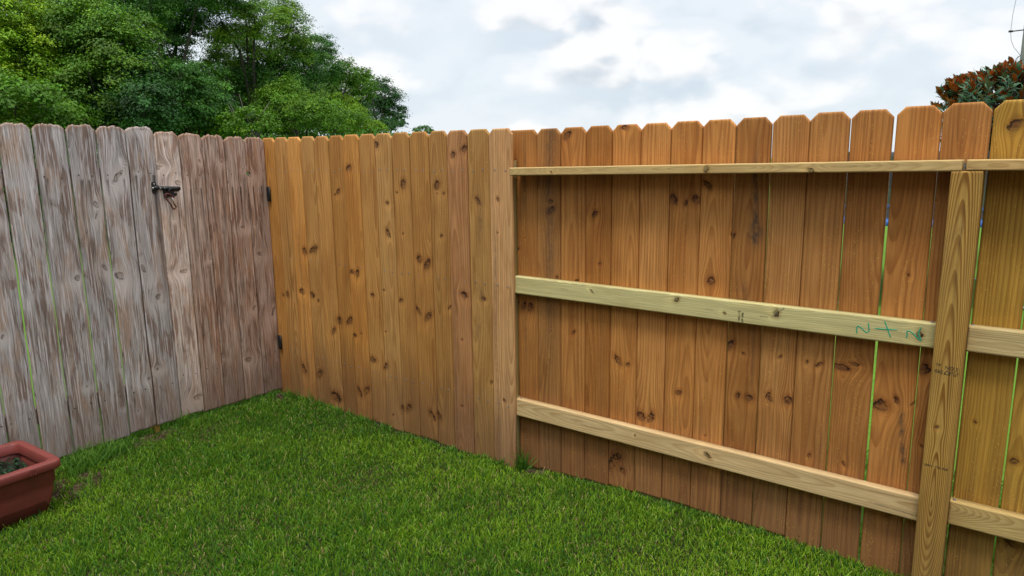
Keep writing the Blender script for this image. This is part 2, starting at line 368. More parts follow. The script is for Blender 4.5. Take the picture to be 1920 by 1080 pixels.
    if nex:
        rr = np.concatenate([A(0), f1[0][-1], f1[0][0]]); ww = np.concatenate([w_all, f1[1][-1] + .8 * T, f1[1][0] + .8 * T])
        qq = np.concatenate([A(2), f1[2][-1], f1[2][0]]); ss = np.concatenate([A(3), f1[3][-1], f1[3][0]]); k1 = np.concatenate([A(4), f1[4][-1], f1[4][0]]); k2 = np.concatenate([A(5), f1[5][-1], f1[5][0]]); vv = np.concatenate([v_all, Vv[-1], Vv[0]])
        uu = np.concatenate([u_all, us, us]); 
    else: rr, ww, qq, ss, vv, uu, k1, k2 = A(0), w_all, A(2), A(3), v_all, u_all, A(4), A(5)
    if horizontal: F = [f[:, ::-1] for f in F]
    me = np_mesh(name, P, F)
    add_attr(me, 'wood', 'FLOAT_VECTOR', np.stack([rr, vv + seed * 7.37, ww + seed * 0.61], 1))
    add_attr(me, 'knot', 'FLOAT_VECTOR', np.stack([k1, k2, qq], 1)); add_attr(me, 'stain', 'FLOAT', ss)
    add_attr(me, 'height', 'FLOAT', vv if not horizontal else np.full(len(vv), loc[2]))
    crown = np.interp(uu, us, top) - vv
    add_attr(me, 'crown', 'FLOAT', crown)
    o = link(name, me, mat, parent, loc)
    o.color = (*color, 1)
    return o

_nail = {}
def nail_mesh(mat):
    if mat.name not in _nail:
        bm = bmesh.new(); bmesh.ops.create_cone(bm, cap_ends=True, segments=10, radius1=0.0042, radius2=0.0034, depth=0.0016)
        bmesh.ops.rotate(bm, verts=bm.verts, matrix=Matrix.Rotation(R_(90), 3, 'X'))
        me = bpy.data.meshes.new('nail_head'); bm.to_mesh(me); bm.free(); me.materials.append(mat); _nail[mat.name] = me
    return _nail[mat.name]

def nail(parent, u, z, d, mat, n=[0]):
    o = bpy.data.objects.new('nail_head', nail_mesh(mat)); COL.objects.link(o); o.parent = parent; o.location = (u, d - 0.0004, z)
    return o

def tube_bm(bm, pts, rad, seg=8, caps=True):
    pts = [Vector(p) for p in pts]; n = len(pts); rings = []
    rad = [rad] * n if not hasattr(rad, '__len__') else rad
    prev = None
    for i, p in enumerate(pts):
        d = (pts[min(i + 1, n - 1)] - pts[max(i - 1, 0)]).normalized()
        a = prev if prev is not None else (Vector((0, 0, 1)) if abs(d.z) < .9 else Vector((1, 0, 0)))
        x = (a - d * a.dot(d)).normalized(); y = d.cross(x); prev = x
        rings.append([bm.verts.new(p + (x * math.cos(k * 2 * math.pi / seg) + y * math.sin(k * 2 * math.pi / seg)) * rad[i]) for k in range(seg)])
    for a, b in zip(rings, rings[1:]):
        for k in range(seg):
            f = bm.faces.new((a[k], a[(k + 1) % seg], b[(k + 1) % seg], b[k])); f.smooth = True
    if caps: bm.faces.new(rings[0][::-1]); bm.faces.new(rings[-1])

def bm_obj(name, bm, mat, parent=None, loc=(0, 0, 0), rot=(0, 0, 0)):
    bmesh.ops.recalc_face_normals(bm, faces=bm.faces)
    me = bpy.data.meshes.new(name); bm.to_mesh(me); bm.free()
    return link(name, me, mat, parent, loc, rot)

def box_bm(bm, c, s, bev=0.0, seg=2):
    r = bmesh.ops.create_cube(bm, size=1.0); vs = r['verts']
    for v_ in vs: v_.co = Vector((v_.co.x * s[0] + c[0], v_.co.y * s[1] + c[1], v_.co.z * s[2] + c[2]))
    if bev:
        es = list({e for v_ in vs for e in v_.link_edges})
        bmesh.ops.bevel(bm, geom=es, offset=bev, segments=seg, profile=.5, affect='EDGES')

# ---------------------------------------------------------------- fence lines
A1, D1 = R_(-37.9223), 2.741
A2, D2 = R_(53.4342), 4.1439
u1 = Vector((math.cos(A1), math.sin(A1), 0)); n1 = Vector((-math.sin(A1), math.cos(A1), 0))
u2 = Vector((math.cos(A2), math.sin(A2), 0)); n2 = Vector((-math.sin(A2), math.cos(A2), 0))
GZ = -0.075                                       # soil level along the fences
def gz(x, y):                                      # gently uneven yard
    return GZ + 0.012 * wav2(x, y, 4, 1.3) + 0.03 * np.clip((2.9 - np.hypot(np.asarray(x) - 1.2, np.asarray(y) - 1.8)) / 2.9, 0, 1)
KM = [(-4.125,0.66,0.0088,0.0133),(-4.075,0.668,0.013,0.0185),(-3.949,0.165,0.023,0.0341),(-3.908,0.707,0.0222,0.0161),(-3.908,0.715,0.0207,0.0129),(-3.85,0.981,0.0163,0.0245),(-3.809,0.695,0.0289,0.0182),(-3.78,0.158,0.0201,0.0286),(-3.776,0.992,0.0177,0.0221),(-3.742,0.663,0.0089,0.0102),(-3.74,0.664,0.0099,0.0101),(-3.737,1.0,0.0158,0.0241),(-3.629,0.027,0.0528,0.0331),(-3.6,0.48,0.0138,0.0226),(-3.537,0.555,0.0202,0.0245),(-3.507,1.356,0.0097,0.0082),(-3.476,1.374,0.0144,0.0163),(-3.437,0.568,0.0213,0.0274),(-3.393,0.482,0.0163,0.011),(-3.382,0.886,0.0159,0.0127),(-3.375,0.112,0.0164,0.0295),(-3.361,1.515,0.0185,0.0178),(-3.336,0.88,0.0142,0.0231),(-3.327,0.505,0.008,0.0065),(-3.308,0.136,0.0193,0.0269),(-3.237,0.351,0.0281,0.0174),(-3.203,0.761,0.0137,0.0104),(-3.113,0.329,0.0136,0.0214),(-3.109,1.646,0.0171,0.0188),(-3.101,0.548,0.0075,0.0063),(-3.098,0.802,0.0088,0.0082),(-3.068,0.031,0.0076,0.0098),(-3.04,1.14,0.0143,0.0245),(-3.036,1.317,0.0113,0.0115),(-2.978,0.091,0.0132,0.0193),(-2.955,0.755,0.0127,0.012),(-2.954,1.379,0.0083,0.0075),(-2.929,0.101,0.0159,0.0256),(-2.917,1.148,0.0069,0.0067),(-2.901,1.423,0.0162,0.0261),(-2.815,0.71,0.0122,0.0247),(-2.79,1.009,0.0173,0.021),(-2.743,0.683,0.0186,0.0274),(-2.735,0.097,0.0163,0.0259),(-2.731,0.983,0.0183,0.0304),(-2.685,0.108,0.0174,0.0257),(-2.644,1.381,0.0075,0.0054),(-2.639,1.421,0.0174,0.0251),(-2.619,1.15,0.01,0.011),(-2.592,1.379,0.0086,0.0098),(-2.576,0.758,0.0101,0.0152),(-2.519,1.581,0.0142,0.0155),(-2.501,0.208,0.0088,0.0079),(-2.487,0.591,0.0074,0.0076),(-2.463,0.841,0.0193,0.0166),(-2.436,1.609,0.0184,0.017),(-2.353,1.345,0.0113,0.0189),(-2.33,0.833,0.0138,0.009),(-2.287,0.385,0.0093,0.0113),(-2.245,-0.05,0.0059,0.0049),(-2.224,1.189,0.0044,0.006),(-2.218,1.357,0.0087,0.0151),(-2.195,0.303,0.0091,0.0112)]
KR = [(-2.142,1.104,0.0091,0.0128),(-2.139,0.828,0.0064,0.0052),(-2.104,0.814,0.0126,0.0228),(-2.094,1.166,0.0045,0.0045),(-2.066,0.81,0.015,0.0227),(-1.936,1.303,0.0146,0.0215),(-1.936,1.35,0.0125,0.012),(-1.898,0.981,0.0094,0.0124),(-1.844,1.659,0.0159,0.0204),(-1.804,0.716,0.0091,0.0139),(-1.789,0.971,0.0101,0.0139),(-1.684,1.299,0.0114,0.0164),(-1.658,1.068,0.0067,0.0067),(-1.572,0.094,0.0238,0.051),(-1.551,0.616,0.0136,0.0211),(-1.535,1.685,0.0141,0.0107),(-1.521,0.072,0.0117,0.0162),(-1.501,0.606,0.0103,0.0114),(-1.426,0.367,0.0162,0.0241),(-1.382,0.371,0.0149,0.0268),(-1.298,1.374,0.0147,0.0212),(-1.247,0.52,0.0112,0.0146),(-1.243,1.36,0.0096,0.0165),(-1.194,1.376,0.0156,0.0185),(-1.142,1.436,0.0114,0.0182),(-1.116,0.351,0.0045,0.0055),(-1.115,1.036,0.0139,0.0167),(-1.113,0.218,0.0099,0.0148),(-1.029,1.229,0.0059,0.016),(-1.024,0.768,0.0126,0.0239),(-0.982,0.558,0.0109,0.0156),(-0.964,0.746,0.0066,0.0076),(-0.935,0.558,0.0147,0.0154),(-0.858,0.585,0.0079,0.0185),(-0.847,0.577,0.01,0.0177),(-0.818,0.757,0.007,0.0092),(-0.776,0.58,0.015,0.0174),(-0.712,0.754,0.0067,0.0084),(-0.7,0.011,0.0022,0.003),(-0.68,0.369,0.0063,0.0128),(-0.669,0.749,0.0101,0.0139),(-0.588,0.752,0.0267,0.012),(-0.577,0.716,0.0024,0.0033),(-0.551,0.368,0.0069,0.0125),(-0.541,0.774,0.0143,0.0075),(-0.44,0.628,0.0228,0.0214),(-0.421,0.235,0.0117,0.0045),(-0.391,0.66,0.0098,0.0185),(-0.389,1.128,0.0049,0.0064),(-0.384,0.215,0.0101,0.025),(-0.34,0.659,0.0044,0.013),(-0.326,1.394,0.0035,0.004),(-0.314,0.793,0.0162,0.0178),(-0.298,0.505,0.0052,0.0095),(-0.147,0.632,0.0059,0.008),(-0.129,1.637,0.0165,0.0186),(-0.026,0.518,0.0112,0.0118),(-0.002,0.223,0.0136,0.0203)]
KL = [(1.306,0.669,0.0192,0.0283),(1.588,0.338,0.0099,0.0111),(1.608,0.95,0.0154,0.017),(1.629,0.097,0.009,0.0101),(1.743,1.279,0.0071,0.0237),(1.746,1.341,0.0134,0.0189),(1.752,0.993,0.0127,0.0242),(1.759,0.156,0.0071,0.0064),(1.783,0.4,0.0071,0.0115),(1.829,0.933,0.0236,0.0276),(1.844,0.116,0.0062,0.0105),(1.882,1.493,0.0234,0.0384),(1.932,0.295,0.0152,0.0132),(1.964,0.955,0.0139,0.0354),(1.985,0.34,0.0111,0.0092),(1.986,0.339,0.0116,0.012),(1.994,1.514,0.0078,0.0078),(2.034,0.777,0.0167,0.0225),(2.045,1.758,0.0178,0.0097),(2.112,1.537,0.0225,0.015),(2.123,1.54,0.0191,0.0089),(2.172,1.227,0.0055,0.0077),(2.174,1.719,0.0062,0.0067),(2.207,0.907,0.0296,0.0138),(2.217,0.095,0.037,0.0195),(2.226,1.443,0.0199,0.0191),(2.371,1.573,0.01,0.014),(2.385,0.961,0.0075,0.0095),(2.413,0.308,0.0104,0.0124),(2.523,1.566,0.0106,0.012),(2.594,0.252,0.0308,0.0206),(2.632,1.144,0.0187,0.0126),(2.666,1.516,0.0093,0.0123),(2.667,0.595,0.0141,0.0178),(2.714,1.479,0.0171,0.015),(2.73,1.155,0.0068,0.0119),(2.742,0.955,0.0196,0.0155),(2.818,0.548,0.0149,0.0367)]
def near(K, lo, hi, pad=0.012):
    return [(s, z, max(a * (.78 if a < .011 else .98), .0028), max(b * (.80 if a < .011 else .95), .0036)) for (s, z, a, b) in K if lo - pad < s < hi + pad]

# ======================================================== middle panel: boards face the yard
S0 = -4.215
mid = thing('board_fence', u1 * S0 + n1 * D1 + Vector((0, 0, GZ)), A1, 'brown pine fence panel of nailed dog-ear boards right of the grey gate', 'fence')
mz = -GZ
MS = [-4.255, -4.110, -3.969, -3.825, -3.683, -3.544, -3.408, -3.263, -3.124, -2.981, -2.841, -2.695, -2.562, -2.418, -2.271, -2.126]
MT = [1.718, 1.717, 1.715, 1.714, 1.711, 1.711, 1.712, 1.711, 1.710, 1.710, 1.709, 1.709, 1.707, 1.707, 1.705]
WB = np.array([0.505, 0.250, 0.068])
MC = [WB * .95, WB * .9, WB * 1.0, WB * .96, WB * 1.05, WB * .98, WB * 1.0, WB * 1.04, WB * .97, WB * 1.0, WB * .98, WB * .95, np.array([.53, .255, .098]), np.array([.46, .235, .064]), np.array([.53, .290, .118])]
def red_streak(u0, wd, z0, z1, amt, sd):
    def f(U, V):
        return amt * np.exp(-((U - u0 - .006 * wav(V, sd, 4)) / wd) ** 2) * np.clip((V - z0) / .1, 0, 1) * np.clip((z1 - V) / .15, 0, 1)
    return f
Mst = {1: red_streak(.012, .006, .0, 1.3, .55, 1), 2: red_streak(-.01, .007, .1, 1.2, .6, 2), 4: red_streak(.02, .004, .3, .9, .5, 3), 13: lambda U, V: .55 * np.exp(-((U + .01 + .02 * wav(V, 5, 9)) / .022) ** 2) * (np.exp(-((V - 1.25) / .13) ** 2) + np.exp(-((V - .86) / .05) ** 2) + np.exp(-((V - .67) / .06) ** 2)),
       14: red_streak(-.045, .012, -.1, 1.3, .4, 6), 12: red_streak(-.05, .012, -.1, 1.0, .35, 8)}
for i in range(15):
    a, b = MS[i], MS[i + 1]; gap = 0.0030 if i < 14 else 0.0
    s = (a + b) / 2; W = b - a - gap
    zb = -0.058 + .006 * math.sin(i * 2.1) if i < 12 else -0.066
    kn = [(k[0] - s, k[1], k[2], k[3]) for k in near(KM, a, b)]
    front = 0.0 if i != 14 else -0.004
    rs = random.Random(i)
    MC[i] = np.array(MC[i]) * (1 + np.array([.11, .11, .11]) * rs.gauss(0, 1) + np.array([0, .04, .12]) * rs.gauss(0, 1))
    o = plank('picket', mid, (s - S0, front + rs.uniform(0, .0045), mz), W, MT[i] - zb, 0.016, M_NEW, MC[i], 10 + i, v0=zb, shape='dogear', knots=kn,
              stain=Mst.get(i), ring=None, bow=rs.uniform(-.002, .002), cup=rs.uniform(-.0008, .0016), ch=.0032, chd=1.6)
    for z in (1.502, 0.921, 0.279):
        for du in (-.032, .031):
            if i == 0 and du < 0: continue
            nail(o, du + rs.uniform(-.006, .006), z + rs.uniform(-.006, .006), -.0004, M_NAIL)
for z in (1.46, 0.88, 0.24):
    plank('rail', mid, (0.01, 0.0185, mz + z + .0445), .089, 2.07, .038, M_RAIL, (.46, .36, .16), int(300 + z * 10), horizontal=True, nu=12, nv=120)
plank('post', mid, (2.038, 0.0185, mz), .078, 1.58, .034, M_RAIL, (.40, .36, .15), 321, v0=-.12, nu=12, nv=120)
plank('post', mid, (0.045, 0.0585, mz), .089, 1.70, .089, M_RAIL, (.42, .33, .15), 322, v0=-.12, nu=12, nv=120)

# ======================================================== right panel: rails and post face the yard
SR = -2.118
rf = thing('rail_fence', u1 * SR + n1 * D1 + Vector((0, 0, GZ)), A1, 'new brown pine fence run showing its pale green rails and square post to the yard', 'fence')
RY = 0.054
RS = [-2.20, -2.016, -1.879, -1.738, -1.600, -1.458, -1.317, -1.176, -1.036, -0.897, -0.756, -0.617, -0.475, -0.333, -0.192, -0.050, 0.092, 0.234, 0.376]
RT = [1.696, 1.697, 1.698, 1.699, 1.699, 1.699, 1.701, 1.701, 1.703, 1.705, 1.709, 1.710, 1.715, 1.718, 1.719, 1.719, 1.72, 1.72]
RB = [-.057, -.046, -.040, -.030, -.022, -.012, -.008, -.010, -.010, -.012, -.030, -.030, -.045, -.05, -.05, -.05, -.05, -.05]
RG = [.0015, .0015, .0015, .0015, .0015, .0018, .0028, .0030, .0032, .0022, .0035, .0090, .003, .0045, .0055, .005, .004, .004]      # gap at the right of each
W2 = np.array([0.465, 0.204, 0.053]); YL = np.array([0.50, 0.285, 0.046])
RC = [W2 * 1.0, W2 * .80, W2 * .98, W2 * 1.0, W2 * 1.05, W2 * 1.02, W2 * .97, W2 * 1.04, W2 * .86, W2 * .98, W2 * 1.0, W2 * 1.03, W2 * 1.05, W2 * 1.0, YL, YL * .95, YL, YL]
def r9(U, V):
    e = np.exp(-((U - .022 - .010 * wav(V, 3, 14)) / .011) ** 2) * np.clip((V - 1.20) / .04, 0, 1) * np.clip((1.66 - V) / .2, 0, 1)
    e2 = np.exp(-((U - .03) / .03) ** 2 - ((V - 1.245) / .045) ** 2)
    e3 = .5 * np.exp(-((U + .01) / .03) ** 2 - ((V - .99) / .07) ** 2) + .4 * np.exp(-((U - .04) / .012) ** 2 - ((V - .72) / .18) ** 2)
    return np.minimum(1, .95 * (e + e2 + e3))
Rst = {0: red_streak(.012, .010, 1.25, 1.69, .55, 3), 1: lambda U, V: .60 * np.exp(-((U - .005 - .008 * wav(V, 7, 3)) / .028) ** 2) * np.clip((V - .3) / .6, .25, 1),
       8: r9, 7: red_streak(.0, .005, 1.5, 1.68, .4, 4), 12: lambda U, V: .9 * np.exp(-((U - .045 + .1 * (V - .46)) / .010) ** 2) * np.clip((V - .40) / .03, 0, 1) * np.clip((.64 - V) / .03, 0, 1),
       3: red_streak(.03, .012, .0, 1.0, .25, 4), 10: red_streak(.05, .012, .2, .55, .35, 9)}
for _k in range(13):                                     # the run carries on past the edge of the photograph
    RS.append(RS[-1] + .142); RT.append(1.72); RB.append(-.05); RG.append(.004); RC.append(YL if _k < 5 else W2)
st0 = Rst[0]
Rst[0] = lambda U, V: st0(U, V) + .55 * np.exp(-((U - .015 - .004 * wav(V, 2, 6)) / .006) ** 2) * np.clip((V - .45) / .1, 0, 1) * np.clip((.87 - V) / .1, 0, 1)
for i in range(31):
    a, b = RS[i], RS[i + 1]; gl = RG[i - 1] if i else 0; gr = RG[i]
    a2, b2 = a + gl / 2, b - gr / 2; s = (a2 + b2) / 2; W = b2 - a2
    kn = [(k[0] - s, k[1], k[2], k[3]) for k in near(KR, a, b)]
    if i > 15: kn = [(.04 * math.sin(i * 2.3), .3 + .11 * (i * 5 % 9), .010, .016), (-.04 * math.sin(i * 1.7), .5 + .12 * (i * 4 % 9), .011, .018)]
    rs = random.Random(50 + i)
    RC[i] = np.array(RC[i]) * (1 + np.array([.09, .09, .09]) * rs.gauss(0, 1) + np.array([0, .04, .12]) * rs.gauss(0, 1))
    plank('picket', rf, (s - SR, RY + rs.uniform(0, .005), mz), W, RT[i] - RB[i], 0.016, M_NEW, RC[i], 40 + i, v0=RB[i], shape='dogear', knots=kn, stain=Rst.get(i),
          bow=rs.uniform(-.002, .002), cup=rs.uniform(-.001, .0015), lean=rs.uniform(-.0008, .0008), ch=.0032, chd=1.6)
RAILC = np.array([0.60, 0.49, 0.215])
midk = [(z - .93, s + 0.0, a * .8, b) for (s, z, a, b) in [(-1.677, 0.944, .006, .0045), (-1.253, 0.949, .011, .0085), (-1.039, 0.918, .006, .005), (-0.822, 0.948, .014, .006), (-0.335, 0.925, .0085, .012)]]
def swap(kn, zc, x0): return [(z - zc, s - x0, bz, as_) for (s, z, as_, bz) in kn]
RF = RY - 0.0385
# mid rails: left bay, right bay
greens = lambda U, V: .32 * np.exp(-((U + .012 - .010 * wav(V, 12, 5)) / .0035) ** 2) * np.clip(wav(V, 13, 3) + .3, 0, 1)
mr = plank('rail', rf, (0, RF, mz + .9285), .089, 1.853, .038, M_RAIL, RAILC * np.array([1.0, 1.10, 1.18]), 60, horizontal=True, v0=-.018, nu=26, nv=520,
           knots=swap([(-1.677, .944, .0075, .0045), (-1.253, .949, .0118, .0085), (-1.039, .918, .006, .005), (-.830, .944, .010, .012), (-.335, .927, .0095, .0125)], .9285, SR), ring=(.05, lambda v: .03 + .02 * wav(v, 5, 2.6)),
           stain=lambda U, V: .95 * np.exp(-((U - .018 - .9 * (V - (-.822 - SR)) ) / .0042) ** 2) * (abs(V - (-.822 - SR)) < .024) + .9 * np.exp(-((U + .006) / .0022) ** 2) * (abs(V - (-.875 - SR)) < .016) + .8 * np.exp(-((U + .004) / .002) ** 2) * (abs(V - (-1.10 - SR)) < .02) + .5 * np.exp(-((U - .008) / .002) ** 2) * (abs(V - (-1.83 - SR)) < .02))
mr2 = plank('rail', rf, (0, RF, mz + .934), .089, 2.35, .038, M_RAIL, RAILC * np.array([1.0, .97, 1.05]), 61, horizontal=True, v0=1.9262, nu=26, nv=560, ring=(-.01, lambda v: .03 + .03 * wav(v, 8, 5)))
# low rails
plank('rail', rf, (0, RF - .001, mz + .278), .092, 1.853, .038, M_RAIL, RAILC * np.array([1.10, .97, 1.12]), 62, horizontal=True, v0=-.018, nu=26, nv=520,
      knots=swap([(-1.437, .287, .004, .004), (-1.087, .281, .0141, .0105)], .278, SR), ring=(.01, lambda v: .05 + .02 * wav(v, 15, 2.2)),
      stain=lambda U, V: .9 * np.exp(-((U + .018 + .05 * (V - 1.70)) / .003) ** 2) * np.clip((V - 1.66) / .02, 0, 1) + .8 * np.exp(-((U + .004 + .03 * (V - .42)) / .0022) ** 2) * np.clip((V - .34) / .02, 0, 1) * np.clip((.52 - V) / .02, 0, 1))
plank('rail', rf, (0, RF - .001, mz + .298), .089, 2.35, .038, M_RAIL, RAILC * np.array([.9, .80, .72]), 63, horizontal=True, v0=1.9262, nu=26, nv=560, ring=(.02, lambda v: .02 + .04 * wav(v, 3, 7)))
# top rails lie flat on the post
TC = RAILC * np.array([.95, .82, .78])
plank('rail', rf, (0, RY - .0905, mz + 1.496), .038, 1.861, .089, M_RAIL, TC, 64, horizontal=True, v0=.004, nu=16, nv=560, ring=(.004, lambda v: .018 + .020 * wav(v, 21, 6)),
      knots=[(.0, 1.0, .012, .009), (-.012, 1.40, .008, .012), (-.004, .25, .004, .005)]).rotation_euler = (0, -R_(.55), 0)
plank('rail', rf, (0, RY - .0905, mz + 1.515), .036, 2.44, .089, M_RAIL, TC * np.array([1.0, .95, .9]), 65, horizontal=True, v0=1.877, nu=16, nv=560, ring=(.0, lambda v: .03 + .015 * wav(v, 4, 6)))
def Dpost(v):
    return .004 + np.where(v > .33, .036 * (v - .33), (.33 - v) * .125) + .0045 * np.exp(-((v - .56) / .07) ** 2) + .0009 * wav(v, 2, 9)
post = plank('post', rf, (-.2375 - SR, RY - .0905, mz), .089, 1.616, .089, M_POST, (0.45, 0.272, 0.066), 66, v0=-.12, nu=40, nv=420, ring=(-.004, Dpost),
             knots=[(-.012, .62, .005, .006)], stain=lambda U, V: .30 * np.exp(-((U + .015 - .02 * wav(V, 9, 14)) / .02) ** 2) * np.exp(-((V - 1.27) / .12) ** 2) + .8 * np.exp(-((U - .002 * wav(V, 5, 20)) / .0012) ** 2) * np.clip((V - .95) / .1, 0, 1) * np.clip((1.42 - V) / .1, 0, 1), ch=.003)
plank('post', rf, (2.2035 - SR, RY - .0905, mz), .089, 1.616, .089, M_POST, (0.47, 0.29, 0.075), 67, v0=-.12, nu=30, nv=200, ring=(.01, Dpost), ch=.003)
for (x, y, z) in ((-.300, RF + .018, .975), (-.182, RF + .02, .980), (-.180, RF + .015, .345), (-2.112, RF + .02, .326)):
    o = nail(rf, x - SR, mz + z, y, M_NAIL); o.rotation_euler = (R_(-90), 0, 0); o.scale = (1.3, 1.3, 1.3); o.name = 'nail_head'
# little steel strap in the butt joint of the top rails
bm = bmesh.new(); box_bm(bm, (0, 0, 0), (.005, .03, .022)); bm_obj('joint_plate', bm, M_STEEL, rf, (1.871, RY - .065, mz + 1.512))

# writing: grade stamp and code on the post, code on the mid rail, green crayon marks
def text_part(txt, size, mat, parent, loc, rot=0.0, mirror=False, sx=1.0):
    cu = bpy.data.curves.new('ink', 'FONT'); cu.body = txt; cu.size = size; cu.align_x = 'CENTER'; cu.align_y = 'CENTER'; cu.extrude = 0.0002; cu.offset = 0.0
    tmp = bpy.data.objects.new('ink', cu); COL.objects.link(tmp)
    dg = bpy.context.evaluated_depsgraph_get(); me = bpy.data.meshes.new_from_object(tmp.evaluated_get(dg)); bpy.data.objects.remove(tmp)
    me.transform(Matrix.Diagonal((sx, 1, 1, 1))); me.transform(Matrix.Rotation(rot, 4, 'Z')); me.transform(Matrix.Rotation(R_(90), 4, 'X'))
    return link('stamp', me, mat, parent, loc)
PY = -.0006
text_part('NO.2', .017, M_INK, post, (.014, PY, .836), -R_(4)); text_part('TP', .014, M_INK, post, (-.026, PY, .842), -R_(4))
text_part('062', .0165, M_INK, post, (-.022, PY, .820), -R_(4)); text_part('KD19', .011, M_INK, post, (.022, PY, .821), -R_(4)); text_part('HT', .009, M_INK, post, (.026, PY, .812), -R_(4))
text_part('220011 YTS 19081', .0095, M_INK, post, (.0, PY, .476), -R_(3))
bm = bmesh.new()
for a, b in (((0, .009), (-.009, -.006)), ((-.009, -.006), (.009, -.006)), ((.009, -.006), (0, .009))): tube_bm(bm, [(a[0], 0, a[1]), (b[0], 0, b[1])], .0017, 5)
bm_obj('stamp', bm, M_INK, post, (.002, PY + .0013, .819))
text_part('T NO.1 IE', .0125, M_INK, mr, (-.975 - SR, PY, -.018), R_(90)); text_part('269 100L', .012, M_INK, mr, (-.961 - SR, PY, -.019), R_(90))
strokes = [[(-.534, .904), (-.537, .922), (-.533, .934), (-.522, .928), (-.508, .914), (-.499, .911), (-.494, .920), (-.496, .934), (-.499, .948)],
           [(-.475, .931), (-.440, .932), (-.404, .935)], [(-.446, .962), (-.437, .940), (-.423, .905)],
           [(-.373, .911), (-.371, .925), (-.374, .934), (-.366, .938), (-.350, .927), (-.338, .912), (-.325, .905), (-.331, .918), (-.338, .930), (-.331, .955)]]
for stv in strokes:
    pts = [Vector((s - SR, 0, z - .9285)) for s, z in stv]
    # smooth the stroke
    for _ in range(2):
        q = [pts[0]]
        for a, b in zip(pts, pts[1:]): q += [a.lerp(b, .25), a.lerp(b, .75)]
        pts = q + [pts[-1]]
    bm = bmesh.new(); tube_bm(bm, pts, .0021, 6)
    for v_ in bm.verts: v_.co.y *= .3
    bm_obj('crayon_mark', bm, M_CRAYON, mr, (0, -.0002, 0))

# ======================================================== old grey fence with its gate
LS = [0.75, 0.90, 1.045, 1.189, 1.332, 1.482, 1.641, 1.790, 1.944, 2.101, 2.251, 2.399, 2.549, 2.693, 2.841]
LT = [1.766, 1.765, 1.767, 1.766, 1.766, 1.766, 1.768, 1.765, 1.766, 1.741, 1.734, 1.727, 1.720, 1.719]
LB = [-.03, -.03, -.03, -.03, -.026, -.024, -.023, -.008, -.010, -.004, -.017, -.021, -.021, -.022]
LG = [.0078, .0078, .0078, .0078, .008, .008, .0075, .0055, .0035, .003, .003, .003, .005, .0]
GR = np.array([0.430, 0.392, 0.378]); GB = np.array([0.42, 0.305, 0.245]); GP = np.array([0.60, 0.50, 0.44])
LC = [GR, GR, GR, GR * 1.0, GR * 1.05, GR * .95, GR * .90, GR * 1.0, GR * .95, GP, GB * 1.02, GB * .95, GB, GB * .97]
LX0 = -1.02
old = thing('weathered_fence', u2 * LX0 + n2 * D2 + Vector((0, 0, GZ)), A2, 'old grey weathered fence panel of gapped boards behind the planter', 'fence')
GS = 2.098
gate = thing('fence_gate', u2 * GS + n2 * D2 + Vector((0, 0, GZ)), A2, 'old weathered brown-grey board gate with black latch and dark drip streaks', 'gate')
def drip(cols, z0, ln, sd):
    def f(U, V):
        o = 0
        for k, (u0, L_, wd) in enumerate(cols):
            x = U - u0 - .004 * (z0 - V) - .002 * wav(V, sd + k, 9)
            o = o + .95 * np.exp(-(x / wd) ** 2) * np.clip((z0 - V) / .01, 0, 1) * np.clip((V - (z0 - L_)) / (L_ * .9), 0, 1) ** .6
        return o
    return f
Gst = {9: None, 10: drip([(-.028, .42, .0048), (.040, .40, .0048)], 1.41, .4, 1), 11: drip([(-.034, .36, .0048), (.034, .30, .0048)], 1.41, .4, 4), 12: drip([(-.04, .42, .0048), (.018, .30, .0048)], 1.41, .4, 6), 13: drip([(-.035, .36, .0048), (.026, .18, .0048)], 1.41, .4, 9),
       6: drip([(-.02, .10, .004), (-.03, .06, .003), (.010, .22, .005)], 1.48, .2, 12), 7: drip([(-.045, .10, .004), (.045, .10, .004)], 1.48, .2, 15), 8: drip([(-.045, .17, .004), (.057, .8, .010)], 1.50, .2, 17), 5: drip([(-.04, .08, .003)], 1.49, .1, 21),
       4: lambda U, V: .35 * np.exp(-((U - .01 - .01 * wav(V, 8, 5)) / .03) ** 2 - ((V - .75) / .16) ** 2)}
for i in range(14):
    a, b = LS[i], LS[i + 1]; gl = LG[i - 1] if i else 0
    a2, b2 = a + gl / 2, b - LG[i] / 2; s = (a2 + b2) / 2
    par, x0 = (gate, GS) if i >= 9 else (old, LX0)
    kn = [(k[0] - s, k[1], k[2], k[3]) for k in near(KL, a, b, .0)]
    if i < 4: kn = [(.03 * math.sin(i * 3), .4 + .3 * i, .012, .018), (-.03, 1.3 - .2 * i, .010, .014)]
    hole = None
    if i == 13: hole = (2.706 - s, 1.487, .0125, .0135)
    rs = random.Random(90 + i)
    o = plank('picket', par, (s - x0, rs.uniform(0, .006) if i not in (8, 9) else 0, mz), b2 - a2, LT[i] - LB[i], .017, M_OLD, LC[i], 90 + i, v0=LB[i], shape='worn', knots=kn, stain=Gst.get(i),
              nu=30 if i < 9 else 54, bow=rs.uniform(-.006, .004) if i not in (8, 9) else 0, cup=rs.uniform(-.001, .002) if i not in (8, 9) else 0, ch=.003, chd=1.5, wobble=.0020 if i < 9 else .0012, hole=hole, slope=rs.uniform(-.03, .03), lean=rs.uniform(-.0012, .0012))
    zs = ((1.498, M_RUSTNAIL), (.235, M_RUSTNAIL)) if i < 9 else ((1.385, M_NAIL), (1.497, M_RUSTNAIL), (.250, M_RUSTNAIL))
    for z, mt in zs:
        for du in ((-.042, .040) if mt is M_RUSTNAIL else (.012,)):
            nail(o, du + rs.uniform(-.01, .01), z + rs.uniform(-.012, .012), .0002, mt)
